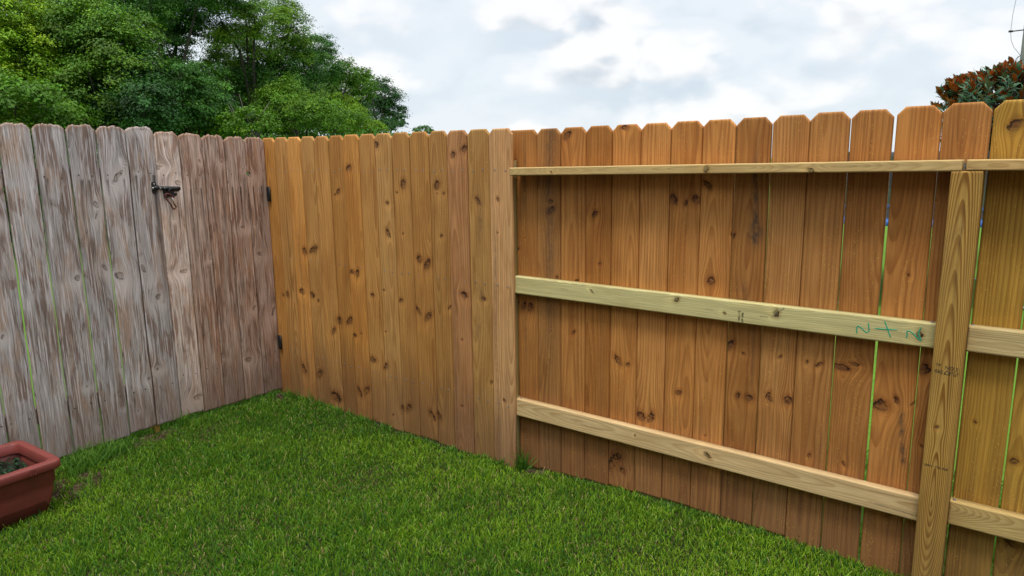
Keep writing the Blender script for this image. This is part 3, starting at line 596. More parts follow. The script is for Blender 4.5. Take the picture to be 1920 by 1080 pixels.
for i in range(12):                                       # boards nearer the camera, left of the frame
    s = .75 - .0735 - i * .1475; rs = random.Random(200 + i)
    plank('picket', old, (s - LX0, rs.uniform(0, .006), mz), .139, 1.796, .017, M_OLD, GR * rs.uniform(.88, 1.06), 200 + i, v0=-.03, shape='worn', nv=200,
          knots=[(.035 * math.sin(i * 2.1), .35 + .12 * (i * 5 % 8), .010, .014), (-.03 * math.sin(i * 1.3), .6 + .1 * (i * 3 % 9), .009, .013)], bow=rs.uniform(-.006, .004), wobble=.002, slope=rs.uniform(-.03, .03), lean=rs.uniform(-.0012, .0012), ch=.003, chd=1.5)
for z in (1.455, .19):
    plank('rail', old, (0, .0225, mz + z + .0445), .089, 3.10, .038, M_OLD, GB * .9, int(130 + z * 7), horizontal=True, nu=10, nv=80)
plank('post', old, (1.955 - LX0, .0225, mz), .030, 1.55, .070, M_RAIL, (.40, .27, .06), 133, v0=-.12, nu=10, nv=80)
for z in (1.34, .21):
    plank('rail', gate, (.006, .0225, mz + z + .0445), .089, .73, .038, M_OLD, GB * .9, int(140 + z * 7), horizontal=True, nu=10, nv=80)
# hinges on the right edge of the gate
for z in (1.300, .274):
    bm = bmesh.new(); box_bm(bm, (0, -.014, .048), (.012, .024, .098), .003)
    h = bm_obj('hinge', bm, M_BLACK, gate, (2.829 - GS, -.002, mz + z))
    bm = bmesh.new(); tube_bm(bm, [(.001, -.026, .0), (.001, -.026, .096)], .0055, 10)
    bm_obj('hinge_pin', bm, M_BLACK, h)
# latch: keeper on the fixed board belongs to the fence, bolt and plate to the gate
def P_(a, b, d): return (2.032 + a * .000203, d, 1.4866 - b * .000201)
def disc_plate(bm, pts, d0, d1):
    """extruded outline in the s-z plane"""
    f = [bm.verts.new(P_(a, b, d0)) for a, b in pts]; k = [bm.verts.new(P_(a, b, d1)) for a, b in pts]
    bm.faces.new(f); bm.faces.new(k[::-1])
    for i in range(len(pts)):
        j = (i + 1) % len(pts); bm.faces.new((f[j], f[i], k[i], k[j]))
def arc(cx, cy, r, a0, a1, n=9): return [(cx + r * math.cos(R_(a0 + (a1 - a0) * i / (n - 1))), cy + r * math.sin(R_(a0 + (a1 - a0) * i / (n - 1)))) for i in range(n)]
bm = bmesh.new(); disc_plate(bm, arc(207, 225, 66, 180, 360) + arc(207, 440, 66, 0, 180), -.006, .003)
keep = bm_obj('latch_keeper', bm, M_BLACK, old, (-LX0, 0, mz))
bm = bmesh.new(); tube_bm(bm, [P_(150, 345, -.014), P_(315, 330, -.014)], .0125, 12); disc_plate(bm, [(170, 280), (310, 260), (310, 400), (170, 400)], -.010, .0); bm_obj('staple', bm, M_BLACK, keep)
bm = bmesh.new(); tube_bm(bm, [P_(207, 222, -.0085), P_(207, 222, -.005)], .005, 10); bm_obj('screw', bm, M_STEEL, keep)
bm = bmesh.new(); disc_plate(bm, [(440, 335), (930, 345), (925, 460), (760, 470), (770, 505)] + arc(815, 550, 42, -80, 80, 7) + [(760, 612), (640, 605), (560, 560), (460, 520)], -.009, .003)
lat = bm_obj('latch', bm, M_BLACK, gate, (-GS, 0, mz))
bm = bmesh.new(); tube_bm(bm, [P_(120, 345, -.014), P_(200, 347, -.014), P_(920, 385, -.014), P_(938, 387, -.014)], .0065, 12); bm_obj('bolt', bm, M_STEEL, lat)
bm = bmesh.new(); tube_bm(bm, [P_(372, 350, -.014), P_(935, 380, -.014)], [.0115, .0115], 12); bm_obj('barrel', bm, M_BLACK, lat)
bm = bmesh.new(); tube_bm(bm, [P_(905, 372, -.026), P_(640, 372, -.026), P_(590, 400, -.026), P_(570, 450, -.026), P_(565, 520, -.024)], .0042, 8); bm_obj('handle', bm, M_BLACK, lat)
bm = bmesh.new(); tube_bm(bm, [P_(525, 590, -.002), P_(525, 592, -.018)], [.0125, .0105], 14); bm_obj('knob', bm, M_BLACK, lat)
bm = bmesh.new()
for p in ((620, 385), (800, 350), (460, 345)): tube_bm(bm, [P_(*p, -.026), P_(*p, -.022)], .0035, 8)
bm_obj('screw', bm, M_STEEL, lat)
# the rusty snap hook hanging in the latch is a thing of its own
hk = thing('snap_hook', u2 * 2.14 + n2 * (D2 - .03) + Vector((0, 0, 1.30)), A2, 'small rusty red snap hook hanging from the black gate latch', 'snap hook')
pth = [(700, 640), (640, 590), (570, 535), (500, 515), (445, 540), (432, 600), (455, 665), (520, 760), (575, 830), (592, 890), (610, 945), (660, 978), (712, 955), (728, 905), (705, 868), (680, 855)]
pts = [Vector(P_(a, b, -.030)) - Vector((2.14, -.03, 1.30)) for a, b in pth]
for _ in range(2):
    q = [pts[0]]
    for a, b in zip(pts, pts[1:]): q += [a.lerp(b, .25), a.lerp(b, .75)]
    pts = q + [pts[-1]]
bm = bmesh.new(); tube_bm(bm, pts, .0046, 8); bm_obj('hook_body', bm, M_RUST, hk)
bm = bmesh.new(); tube_bm(bm, [Vector(P_(a, b, -.030)) - Vector((2.14, -.03, 1.30)) for a, b in ((684, 850), (660, 740), (640, 620))], [.0046, .004, .0028], 8); bm_obj('spring_gate', bm, M_STEEL, hk)
# ======================================================== ground and lawn
def ground_mat():
    mt, t, b = base_mat('lawn_soil')
    pos = t.node('ShaderNodeNewGeometry').outputs['Position']
    a = t.noise(pos, 1.3, 4, .6); f = t.noise(pos, 55, 4, .7); g = t.noise(pos, 260, 3, .7)
    grass = t.mix(t.remap(f, .35, .65), (0.055, 0.14, 0.012), (0.13, 0.27, 0.026))
    grass = t.mix(t.remap(a, .4, .65, 0, .5), grass, (0.10, 0.17, 0.022))
    soil = t.mix(t.remap(g, .35, .68), (0.018, 0.013, 0.008), (0.080, 0.055, 0.030))
    yard = t.attr('yard')
    t.put(b.inputs['Base Color'], t.mix(yard, grass, soil)); b.inputs['Roughness'].default_value = 0.95; b.inputs['Specular IOR Level'].default_value = 0.1
    bp = t.node('ShaderNodeBump'); bp.inputs['Strength'].default_value = 0.8; bp.inputs['Distance'].default_value = 0.01
    t.put(bp.inputs['Height'], t.math('ADD', f, t.math('MULTIPLY', g, .5))); t.l.new(bp.outputs[0], b.inputs['Normal'])
    return mt
xs = np.concatenate([[-900, -250, -90, -40, -20, -12, -9], np.arange(-7, 7.01, .08), [9, 12, 20, 40, 90, 250, 900]])
ys = np.concatenate([[-900, -250, -60, -20, -6, -2], np.arange(0, 9.01, .08), [11, 14, 20, 40, 90, 250, 900]])
X, Y = np.meshgrid(xs, ys)
near_w = np.exp(-((X / 7) ** 6)) * np.exp(-(((Y - 4) / 6) ** 6))
Z = GZ + (gz(X, Y) - GZ) * near_w
V = np.stack([X.ravel(), Y.ravel(), Z.ravel()], 1); nx = len(xs); ny = len(ys); I = np.arange(nx * ny).reshape(ny, nx)
me = np_mesh('ground', V, [np.stack([I[:-1, :-1], I[:-1, 1:], I[1:, 1:], I[1:, :-1]], -1).reshape(-1, 4)], True)
fx, fy = X.ravel(), Y.ravel()
inm = (n1.x * fx + n1.y * fy < D1 + .1) & (n2.x * fx + n2.y * fy < D2 + .02)
add_attr(me, 'yard', 'FLOAT', inm.astype(float))
gobj = link('ground', me, ground_mat()); tag(gobj, kind='structure')

def grass_mat():
    mt, t, b = base_mat('grass_blade')
    c = t.attr('tint', 'Color')
    t.put(b.inputs['Base Color'], c); b.inputs['Roughness'].default_value = 0.55; b.inputs['Specular IOR Level'].default_value = 0.3
    tr = t.node('ShaderNodeBsdfTranslucent'); t.put(tr.inputs[0], t.mix(1.0, c, (1.25, 1.2, .8), 'MULTIPLY'))
    mx = t.node('ShaderNodeMixShader'); mx.inputs[0].default_value = 0.32
    out = t.n['Material Output']; t.l.new(b.outputs[0], mx.inputs[1]); t.l.new(tr.outputs[0], mx.inputs[2]); t.l.new(mx.outputs[0], out.inputs[0])
    return mt
M_GRASS = grass_mat()

def bare(x, y):
    """0..1, how bare the soil is"""
    o = np.zeros_like(x)
    def sp(cx, cy, r): return np.exp(-(((x - cx) ** 2 + (y - cy) ** 2) / r ** 2) ** 2)
    o = np.maximum(o, sp(-2.25, 3.37, .155)); o = np.maximum(o, sp(-2.20, 3.22, .11))
    for s, r, d in ((1.66, .055, .02), (1.78, .08, .05), (1.90, .09, .05), (2.02, .075, .04), (2.80, .05, .02)):
        p = u2 * s + n2 * (D2 - d); o = np.maximum(o, sp(p.x, p.y, r))
    for s, r, d in ((-2.06, .085, .03), (-1.98, .05, .02), (-4.13, .07, -.08)):
        p = u1 * s + n1 * (D1 + d); o = np.maximum(o, sp(p.x, p.y, r))
    return o * (.75 + .25 * wav2(x, y, 9, 40))

def blades(name, x, y, hgt, wid, rs, tone, label=None, splay=.35, stub=.5):
    n = len(x); az = rs.rand(n) * 6.283; tilt = np.abs(rs.randn(n)) * splay; taz = rs.rand(n) * 6.283
    z0 = gz(x, y) - .004
    dirx, diry = np.cos(taz) * np.sin(np.minimum(tilt, 1.2)), np.sin(taz) * np.sin(np.minimum(tilt, 1.2)); dz_ = np.cos(np.minimum(tilt, 1.2))
    wx, wy = np.cos(az) * wid / 2, np.sin(az) * wid / 2
    bend = hgt * rs.uniform(.0, .35, n)
    base = np.stack([x, y, z0], 1); dr = np.stack([dirx, diry, dz_], 1)
    w3 = np.stack([wx, wy, 0 * wx], 1); bd = np.stack([np.cos(taz) * bend, np.sin(taz) * bend, -bend * .25], 1)
    m_ = base + dr * (hgt * .55)[:, None]; t_ = base + dr * hgt[:, None] + bd
    tw = (.12 + .5 * (rs.rand(n) < stub))[:, None]
    P = np.stack([base - w3, base + w3, m_ - w3 * .95, m_ + w3 * .95, t_ - w3 * tw, t_ + w3 * tw], 1).reshape(-1, 3)
    k = np.arange(n)[:, None] * 6
    F = np.concatenate([k + np.array([[0, 1, 3, 2]]), k + np.array([[2, 3, 5, 4]])])
    me = np_mesh(name, P, [F])
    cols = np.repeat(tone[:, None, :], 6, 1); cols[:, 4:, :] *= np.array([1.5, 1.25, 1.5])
    add_attr(me, 'tint', 'FLOAT_COLOR', np.concatenate([cols.reshape(-1, 3), np.ones((n * 6, 1))], 1))
    return me

rs = np.random.RandomState(3)
def sample(n, x0, x1, y0, y1): return rs.uniform(x0, x1, n), rs.uniform(y0, y1, n)
x, y = sample(1000000, -3.6, 3.6, 1.35, 5.2)
d1 = n1.x * x + n1.y * y; s1 = u1.x * x + u1.y * y; d2 = n2.x * x + n2.y * y
inside = (np.where(s1 < -2.12, d1 < D1 - .006, d1 < D1 + .052)) & (d2 < D2 - .004)
# what the camera, or one a step to either side, can see
vis = (y > 1.75) & (np.abs(x) < 1.05 + y * .80)
dist = np.hypot(x, y); keepd = rs.rand(len(x)) < np.clip(1.15 - .10 * dist, .45, 1.0)
pl = (np.abs((x + 2.504) * .559 + (y - 2.888) * .829) < .34) & (np.abs((x + 2.504) * .829 - (y - 2.888) * .559) < .155)
ok = inside & vis & keepd & ~pl & (rs.rand(len(x)) * .75 > bare(x, y) - .12)
x, y = x[ok], y[ok]; n = len(x)
health = wav2(x, y, 21, 2.2); health2 = wav2(x, y, 22, 7.0)
g0 = np.array([0.082, 0.210, 0.010]); g1 = np.array([0.200, 0.370, 0.018]); g2 = np.array([0.025, 0.108, 0.014]); straw = np.array([0.42, 0.36, 0.14])
k = np.clip(.45 + .26 * health + .22 * health2 + .16 * wav2(x, y, 27, 26) + .26 * rs.randn(n), 0, 1)[:, None]
tone = g0 * (1 - k) + g1 * k
dk = (rs.rand(n) < .22)[:, None]; tone = np.where(dk, g2 * (1 + .4 * rs.randn(n)[:, None] * .5), tone)
strw = (rs.rand(n) < .030 + .035 * np.clip(-health2, 0, 1))[:, None]; tone = np.where(strw, straw * (.6 + .5 * rs.rand(n)[:, None]), tone)
hh = (.031 + .007 * wav2(x, y, 23, 9)) * rs.uniform(.55, 1.25, n); hh = np.maximum(hh, .012); lng = rs.rand(n) < .012; hh = np.where(lng, hh * 1.7, hh)
wd = rs.uniform(.0025, .0047, n)
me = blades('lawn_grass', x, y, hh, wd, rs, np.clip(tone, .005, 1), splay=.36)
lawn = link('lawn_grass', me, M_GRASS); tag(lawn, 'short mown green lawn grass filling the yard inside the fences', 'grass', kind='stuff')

# longer tufts along the boards, and the rough grass just outside the fences
def along(u, nn, D, s0, s1, d0, d1_, n_):
    s = rs.uniform(s0, s1, n_); d = rs.uniform(d0, d1_, n_); return u.x * s + nn.x * (D + d), u.y * s + nn.y * (D + d)
parts = []
def tuft(cx, cy, r, n_, h0, h1):
    a = rs.rand(n_) * 6.283; q = r * np.sqrt(rs.rand(n_)); parts.append((cx + q * np.cos(a), cy + q * np.sin(a), rs.uniform(h0, h1, n_)))
for s, d, r, n_, h0, h1 in ((1.52, -.09, .10, 300, .05, .12), (1.66, -.10, .09, 220, .05, .10), (1.44, -.16, .08, 200, .05, .11), (2.095, -.03, .03, 60, .05, .12), (2.60, .0, .06, 80, .04, .08)):
    p = u2 * s + n2 * (D2 + d); tuft(p.x, p.y, r, n_, h0, h1)
for s, d, r, n_, h0, h1 in ((-2.095, .02, .03, 70, .06, .16), (-3.86, -.02, .02, 14, .06, .13), (-3.72, -.015, .015, 8, .05, .12), (-4.02, -.03, .03, 20, .05, .10), (-4.1, -.05, .03, 20, .04, .09)):
    p = u1 * s + n1 * (D1 + d); tuft(p.x, p.y, r, n_, h0, h1)
for (px, py) in ((-2.16, 3.28), (-2.30, 3.44), (-2.10, 3.17)): tuft(px, py, .035, 16, .05, .10)
for _ in range(110):
    p = u1 * rs.uniform(-4.15, -2.16) + n1 * (D1 - rs.uniform(.004, .03)); tuft(p.x, p.y, .025, rs.randint(4, 16), .025, rs.uniform(.05, .085))
for _ in range(60):
    p = u1 * rs.uniform(-1.95, -.45) + n1 * (D1 + .05 - rs.uniform(.004, .03)); tuft(p.x, p.y, .025, rs.randint(4, 14), .025, rs.uniform(.045, .07))
for _ in range(45):
    p = u2 * rs.uniform(1.3, 2.8) + n2 * (D2 - rs.uniform(.004, .04)); tuft(p.x, p.y, .03, rs.randint(4, 16), .03, rs.uniform(.05, .09))
a = along(u2, n2, D2, .6, 2.95, .03, .9, 16000); parts.append((*a, rs.uniform(.03, .09, 16000)))
a = along(u1, n1, D1, -2.1, 1.2, .09, 1.3, 26000); parts.append((*a, rs.uniform(.03, .08, 26000)))
x = np.concatenate([p[0] for p in parts]); y = np.concatenate([p[1] for p in parts]); hh = np.concatenate([p[2] for p in parts]); n = len(x)
k = rs.rand(n)[:, None]; tone = np.array([.05, .16, .018]) * (1 - k) + np.array([.14, .29, .03]) * k
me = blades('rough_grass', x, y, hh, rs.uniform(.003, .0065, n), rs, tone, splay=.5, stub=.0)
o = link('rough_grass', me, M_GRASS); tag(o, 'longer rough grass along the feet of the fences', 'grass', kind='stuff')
# crumbs of soil and clippings on the bare patches
def crumbs():
    bm = bmesh.new(); r = random.Random(5); spots = [(-2.26, 3.36, .15), (-2.2, 3.25, .1)]
    for s, d, rr in ((1.66, -.02, .06), (1.8, -.05, .09), (1.92, -.05, .09), (2.02, -.04, .07), (2.8, -.02, .05)): p = u2 * s + n2 * (D2 + d); spots.append((p.x, p.y, rr))
    for s, d, rr in ((-2.06, .03, .09), (-1.97, .02, .05), (-4.1, -.06, .06)): p = u1 * s + n1 * (D1 + d); spots.append((p.x, p.y, rr))
    for cx, cy, rr in spots:
        for _ in range(int(90 * rr / .1)):
            a = r.random() * 6.283; q = rr * math.sqrt(r.random()); X_, Y_ = cx + q * math.cos(a), cy + q * math.sin(a)
            sz = r.uniform(.002, .008); g = bmesh.ops.create_icosphere(bm, subdivisions=1, radius=sz)
            for v_ in g['verts']: v_.co = Vector((v_.co.x * r.uniform(.7, 1.3) + X_, v_.co.y * r.uniform(.7, 1.3) + Y_, v_.co.z * .6 + float(gz(X_, Y_)) + sz * .2))
    return bm
o = bm_obj('soil_crumbs', crumbs(), plain('dry_soil', (0.10, 0.062, 0.035), .95, 0, .5, 200, .5)); tag(o, 'crumbs of bare brown soil at the fence feet and beside the planter', 'soil', kind='stuff')

# ======================================================== planter
PA = R_(56); pc = Vector((-2.520, 2.899, 0)); gz0 = float(gz(-2.4, 3.0)) - .012
pt = thing('planter', (pc.x, pc.y, gz0), PA, 'rectangular terracotta red plastic planter with thick banded rim at the grey fence', 'planter')
def rrect(hx, hy, r, z, n=7):
    o = []
    for cx, cy, a0 in ((hx - r, hy - r, 0), (-hx + r, hy - r, 90), (-hx + r, -hy + r, 180), (hx - r, -hy + r, 270)):
        for i in range(n): a = R_(a0 + 90 * i / (n - 1)); o.append(Vector((cx + r * math.cos(a), cy + r * math.sin(a), z)))
    return o
def loft(bm, loops, cap0=False, cap1=False, smooth=True):
    L = [[bm.verts.new(p) for p in lp] for lp in loops]
    for a, b in zip(L, L[1:]):
        for i in range(len(a)):
            j = (i + 1) % len(a); f = bm.faces.new((a[i], a[j], b[j], b[i])); f.smooth = smooth
    if cap0: bm.faces.new(L[0][::-1])
    if cap1: bm.faces.new(L[-1])
PH = 0.20 - gz0; HX, HY = .375, .218
def pmat():
    mt, t, b = base_mat('terracotta_plastic')
    pos = t.node('ShaderNodeTexCoord').outputs['Object']; z = t.sep(pos)[2]
    nz = t.noise(pos, 14, 4, .6); fine = t.noise(pos, 140, 3, .7)
    c = t.mix(t.remap(nz, .35, .7), (0.215, 0.046, 0.037), (0.165, 0.040, 0.032))
    dirt = t.math('MULTIPLY', t.remap(z, .14, .0, 0, 1), t.remap(t.math('ADD', t.math('MULTIPLY', nz, .6), t.math('MULTIPLY', fine, .5)), .42, .75))
    c = t.mix(dirt, c, (0.085, 0.042, 0.028)); spk = t.math('MAXIMUM', t.remap(t.noise(pos, 330, 2, .5), .68, .73), t.math('MULTIPLY', t.remap(t.noise(t.vec(t.math('MULTIPLY', t.sep(pos)[0], 9.0), t.math('MULTIPLY', t.sep(pos)[1], 9.0), t.math('MULTIPLY', z, 160.0)), 1, 4, .7), .64, .72), .5))
    c = t.mix(t.math('MULTIPLY', spk, .5), c, (0.34, 0.16, 0.11))
    t.put(b.inputs['Base Color'], c); b.inputs['Roughness'].default_value = .48; b.inputs['Specular IOR Level'].default_value = .35
    bp = t.node('ShaderNodeBump'); bp.inputs['Strength'].default_value = .15; bp.inputs['Distance'].default_value = .002; t.put(bp.inputs['Height'], fine); t.l.new(bp.outputs[0], b.inputs['Normal'])
    return mt
M_TERRA = pmat()
bm = bmesh.new()
prof = [(-.075, 0), (-.068, .006), (-.052, .05), (-.038, .10), (-.030, .14), (-.026, .172), (-.020, .178), (-.018, PH - .042), (-.014, PH - .040)]
loft(bm, [rrect(HX + d, HY + d, max(.02, .036 + d * .3), z) for d, z in prof] + [rrect(HX - .026, HY - .026, .026, PH - .04)] + [rrect(HX - .030, HY - .030, .026, PH - .10), rrect(HX - .05, HY - .05, .04, .02)], cap0=True, cap1=True)
bm_obj('tub', bm, M_TERRA, pt)
bm = bmesh.new()
loft(bm, [rrect(HX + d, HY + d, .034, z) for d, z in ((-.022, PH - .042), (-.001, PH - .042), (.003, PH - .036), (.003, PH - .010), (0, PH - .003), (-.006, PH), (-.030, PH), (-.036, PH - .004), (-.036, PH - .05))])
rim = bm_obj('rim', bm, M_TERRA, pt)
bm = bmesh.new()
for sx, sy, horiz in [(x_, s_ * (HY + .0050), True) for x_ in (-.24, -.07, .10, .25) for s_ in (-1, 1)] + [(s_ * (HX + .0050), y_, False) for y_ in (-.09, .09) for s_ in (-1, 1)]:
    for k in (-.009, 0, .009):
        box_bm(bm, (sx + (k if horiz else 0), sy + (0 if horiz else k), PH - .022), (.005 if horiz else .004, .004 if horiz else .005, .030), .001, 1)
bm_obj('rim_ribs', bm, M_TERRA, pt)
# soil inside, a thing that lies in the tub, with seedlings
so_z = gz0 + PH - .085
nxs, nys = 44, 24; gx = np.linspace(-HX + .034, HX - .034, nxs); gy = np.linspace(-HY + .034, HY - .034, nys); GX, GY = np.meshgrid(gx, gy)
zz = .006 * wav2(GX, GY, 3, 30) + .005 * wav2(GX, GY, 5, 90); II = np.arange(nxs * nys).reshape(nys, nxs)
me = np_mesh('potting_soil', np.stack([GX.ravel(), GY.ravel(), zz.ravel()], 1), [np.stack([II[:-1, :-1], II[:-1, 1:], II[1:, 1:], II[1:, :-1]], -1).reshape(-1, 4)], True)
o = link('potting_soil', me, plain('potting_soil', (0.022, 0.015, 0.010), .95, 0, .9, 120, .6), None, (pc.x, pc.y, so_z), (0, 0, PA)); tag(o, 'dark potting soil filling the terracotta planter', 'soil')
def leaf_mat(name, rough=.55, trans=.22, spec=.22, back=None):
    mt, t, b = base_mat(name); c = t.attr('tint', 'Color')
    if back: c = t.mix(t.node('ShaderNodeNewGeometry').outputs['Backfacing'], c, t.attr('back', 'Color'))
    t.put(b.inputs['Base Color'], c); b.inputs['Roughness'].default_value = rough; b.inputs['Specular IOR Level'].default_value = spec
    if trans:
        tr = t.node('ShaderNodeBsdfTranslucent'); t.put(tr.inputs[0], t.mix(1.0, c, (1.3, 1.25, .7), 'MULTIPLY'))
        mx = t.node('ShaderNodeMixShader'); mx.inputs[0].default_value = trans
        out = t.n['Material Output']; t.l.new(b.outputs[0], mx.inputs[1]); t.l.new(tr.outputs[0], mx.inputs[2]); t.l.new(mx.outputs[0], out.inputs[0])
    return mt
M_LEAF = leaf_mat('tree_leaf')
def leaf_cloud(C, N, size, tone, rs, aspect=.62, cup=.18, fold=True):
    """one small bent leaf (two triangles each side of a midrib) per centre C with normal N"""
    n = len(C); N = N / np.linalg.norm(N, axis=1, keepdims=True)
    T = rs.randn(n, 3); T -= N * (T * N).sum(1, keepdims=True); T /= np.linalg.norm(T, axis=1, keepdims=True); B = np.cross(N, T)
    s = size[:, None]
    P = np.stack([C - T * s * .5, C + B * s * aspect * .5 + N * s * cup, C + T * s * .5 - N * s * cup * .6, C - B * s * aspect * .5 + N * s * cup], 1).reshape(-1, 3)
    k = np.arange(n)[:, None] * 4; F = np.concatenate([k + np.array([[0, 1, 2]]), k + np.array([[0, 2, 3]])])
    return P, F, np.concatenate([np.repeat(tone, 4, 0), np.ones((n * 4, 1))], 1)
r5 = np.random.RandomState(8); ns = 900
cx = r5.uniform(-HX + .06, HX - .06, ns); cy = r5.uniform(-HY + .06, HY - .06, ns); kp = wav2(cx, cy, 6, 24) > -.5; cx, cy = cx[kp], cy[kp]; ns = len(cx)
C = np.stack([cx, cy, .008 + .022 * r5.rand(ns)], 1); N = np.stack([r5.randn(ns) * .5, r5.randn(ns) * .5, np.ones(ns)], 1)
P, F, tc = leaf_cloud(C, N, r5.uniform(.014, .028, ns), np.array([.014, .052, .018]) * r5.uniform(.5, 1.5, (ns, 1)), r5)
me = np_mesh('seedlings', P, [F]); add_attr(me, 'tint', 'FLOAT_COLOR', tc)
o = link('seedlings', me, M_LEAF, None, (pc.x, pc.y, so_z), (0, 0, PA)); tag(o, 'tiny dark green seedlings sprouting from the planter soil', 'seedlings', kind='stuff')

# ======================================================== trees beyond the fences
def at(px, py, d):
    """point at ground distance d along the sight line of a pixel of the photograph"""
    v_ = rt * ((px - 960) / FPX) - up * ((py - 540) / FPX) + fw
    v_ = v_ * (d / math.hypot(v_.x, v_.y)); return Vector((v_.x, v_.y, HC + v_.z))
M_BARK = plain('bark', (0.040, 0.033, 0.026), .9, 0, .8, 25, .4)
def tree(name, label, lobes, d, col, seed, leaf=.068, dens=1.0, loose=.17, group=None, cat='tree', trunk=True, clump=64, yellow=0.0):
    """lobes: (px, py, rx, rz) masses of the crown as read off the photograph, each given its own depth"""
    r = np.random.RandomState(seed); c0 = []
    for (px, py, rx, rz) in lobes:
        dd = d * (1 + r.uniform(-.06, .06)); c = at(px, py, dd); k = dd / FPX
        c0.append((np.array(c), np.array([rx * k, rx * k * .9, rz * k])))
    base = at(float(np.mean([l[0] for l in lobes])), 310, d); root = Vector((base.x, base.y, GZ))
    t = thing(name, root, 0, label, cat, group)
    rootn = np.array(root); Ps, Fs, Ts, k0 = [], [], [], 0
    for c, rad in c0:
        area = (rad[0] * rad[2]) * 12.0; nl = int(min(19000, area * 640 * dens * (.085 / leaf) ** 2)); ncl = max(26, int(clump * 1.15 * min(1.6, rad[0])))
        q = r.randn(ncl, 3); q /= np.linalg.norm(q, axis=1, keepdims=True); q[:, 2] = q[:, 2] * .95 + .05
        rr = r.uniform(.45, 1.12, ncl) ** .7; cc = c + q * rad * rr[:, None]
        pick = r.randint(0, ncl, nl); cs = .20 + .16 * r.rand(ncl); sg = rad.mean() * loose * 1.05 * cs / .28
        hd = q * np.array([1, 1, 0]) + r.randn(ncl, 3) * np.array([.5, .5, 0]); hd /= np.linalg.norm(hd, axis=1, keepdims=True) + 1e-6; hp = np.stack([-hd[:, 1], hd[:, 0], 0 * hd[:, 0]], 1)
        al = r.randn(nl, 1); off_ = sg[pick][:, None] * (hd[pick] * al * 1.45 + hp[pick] * r.randn(nl, 1) * .85 + np.array([0, 0, 1.0]) * (r.randn(nl, 1) * .45 - .22 * al * np.abs(al) + .12)); L = cc[pick] + off_
        out = q[pick] * .45 + off_ / (np.linalg.norm(off_, axis=1, keepdims=True) + 1e-6) * .75 + np.array([0, 0, .80]); Nn = out + r.randn(nl, 3) * .30
        ct = (1 + .24 * r.randn(ncl))[pick][:, None] * (1 + .13 * r.randn(nl, 1)); hue = (r.rand(ncl)[pick] < yellow + .12)[:, None]
        tone = np.where(hue, np.array(col) * np.array([1.45, 1.2, .9]), np.array(col)) * np.clip(ct, .35, 1.9)
        P, F, tc = leaf_cloud(L - rootn, Nn, leaf * r.uniform(.6, 1.3, nl), tone, r)
        Ps.append(P); Fs.append(F + k0); Ts.append(tc); k0 += len(P)
    me = np_mesh('crown', np.concatenate(Ps), [np.concatenate(Fs)]); add_attr(me, 'tint', 'FLOAT_COLOR', np.concatenate(Ts))
    link('crown', me, M_LEAF, t)
    if trunk:
        bm = bmesh.new(); H = max(c[2] for c, _ in c0) - root.z; mid_ = np.mean([c for c, _ in c0], 0) - rootn
        rad0 = .07 + .014 * H; fork = Vector((mid_[0] * .3, mid_[1] * .3, H * .38))
        tube_bm(bm, [(0, 0, -.1), Vector((mid_[0] * .1, mid_[1] * .1, H * .2)), fork], [rad0, rad0 * .8, rad0 * .62], 9)
        for c, rad in c0:
            e = Vector(c - rootn); m1 = fork.lerp(e, .5) + Vector((r.uniform(-.2, .2), r.uniform(-.2, .2), .15 * H * r.rand()))
            tube_bm(bm, [fork, m1, e, e + Vector((r.uniform(-.3, .3), r.uniform(-.3, .3), float(rad[2]) * .7))], [rad0 * .5, rad0 * .3, rad0 * .14, .012], 6)
        bm_obj('trunk', bm, M_BARK, t)
    return t
TG = 'trees in the wood beyond the grey fence'
G_Y = (0.155, 0.290, 0.009); G_M = (0.072, 0.172, 0.010); G_D = (0.021, 0.078, 0.011); G_B = (0.040, 0.128, 0.014); G_L = (0.086, 0.195, 0.011)
tree('broadleaf_tree', 'bright yellow-green tree at the far left edge behind the grey fence', [(20, 45, 55, 50), (-40, 110, 60, 60), (40, 115, 50, 50), (62, 78, 28, 32), (-30, 30, 60, 50)], 21, G_Y, 1, group=TG, yellow=.3)
tree('broadleaf_tree', 'tall dark ivy-covered tree rising out of the picture above the yellow-green one', [(130, 12, 60, 48), (190, 5, 45, 42), (110, -70, 80, 60), (235, -45, 65, 60), (95, 45, 25, 25), (20, -70, 70, 50)], 30, G_D, 2, group=TG, loose=.2)
tree('broadleaf_tree', 'large feathery mid-green tree with layered sprays left of centre of the wood', [(165, 60, 58, 50), (130, 125, 66, 58), (215, 100, 58, 55), (250, 62, 40, 36), (95, 165, 55, 55), (60, 215, 80, 60), (180, 180, 60, 50)], 20, G_M, 3, group=TG, yellow=.12)
tree('broadleaf_tree', 'tall blue-green tree leaving the frame, left of the sky gap', [(340, 22, 50, 42), (380, -30, 66, 48), (300, 36, 36, 36), (312, 88, 32, 40), (338, 60, 22, 34), (280, 0, 40, 40)], 27, G_B, 4, group=TG)
tree('broadleaf_tree', 'tall airy tree with two crowns right of the sky gap', [(417, 46, 34, 44), (440, 105, 46, 44), (478, 35, 30, 34), (520, 22, 32, 26), (546, 48, 28, 32), (500, 90, 44, 40), (562, 92, 28, 28), (410, 120, 22, 28), (460, 18, 20, 20)], 29, G_L, 5, group=TG, loose=.19, yellow=.25, dens=.85)
tree('broadleaf_tree', 'dense rounded dark green tree where the wood starts to slope down', [(592, 92, 34, 26), (560, 132, 46, 38), (612, 122, 30, 30), (520, 152, 46, 42), (468, 155, 42, 42)], 31, G_B, 6, group=TG)
tree('broadleaf_tree', 'loose-topped tree further down the slope of the wood', [(655, 138, 30, 22), (640, 172, 42, 36), (682, 162, 24, 26), (602, 185, 46, 36)], 37, G_M, 7, leaf=.095, group=TG)
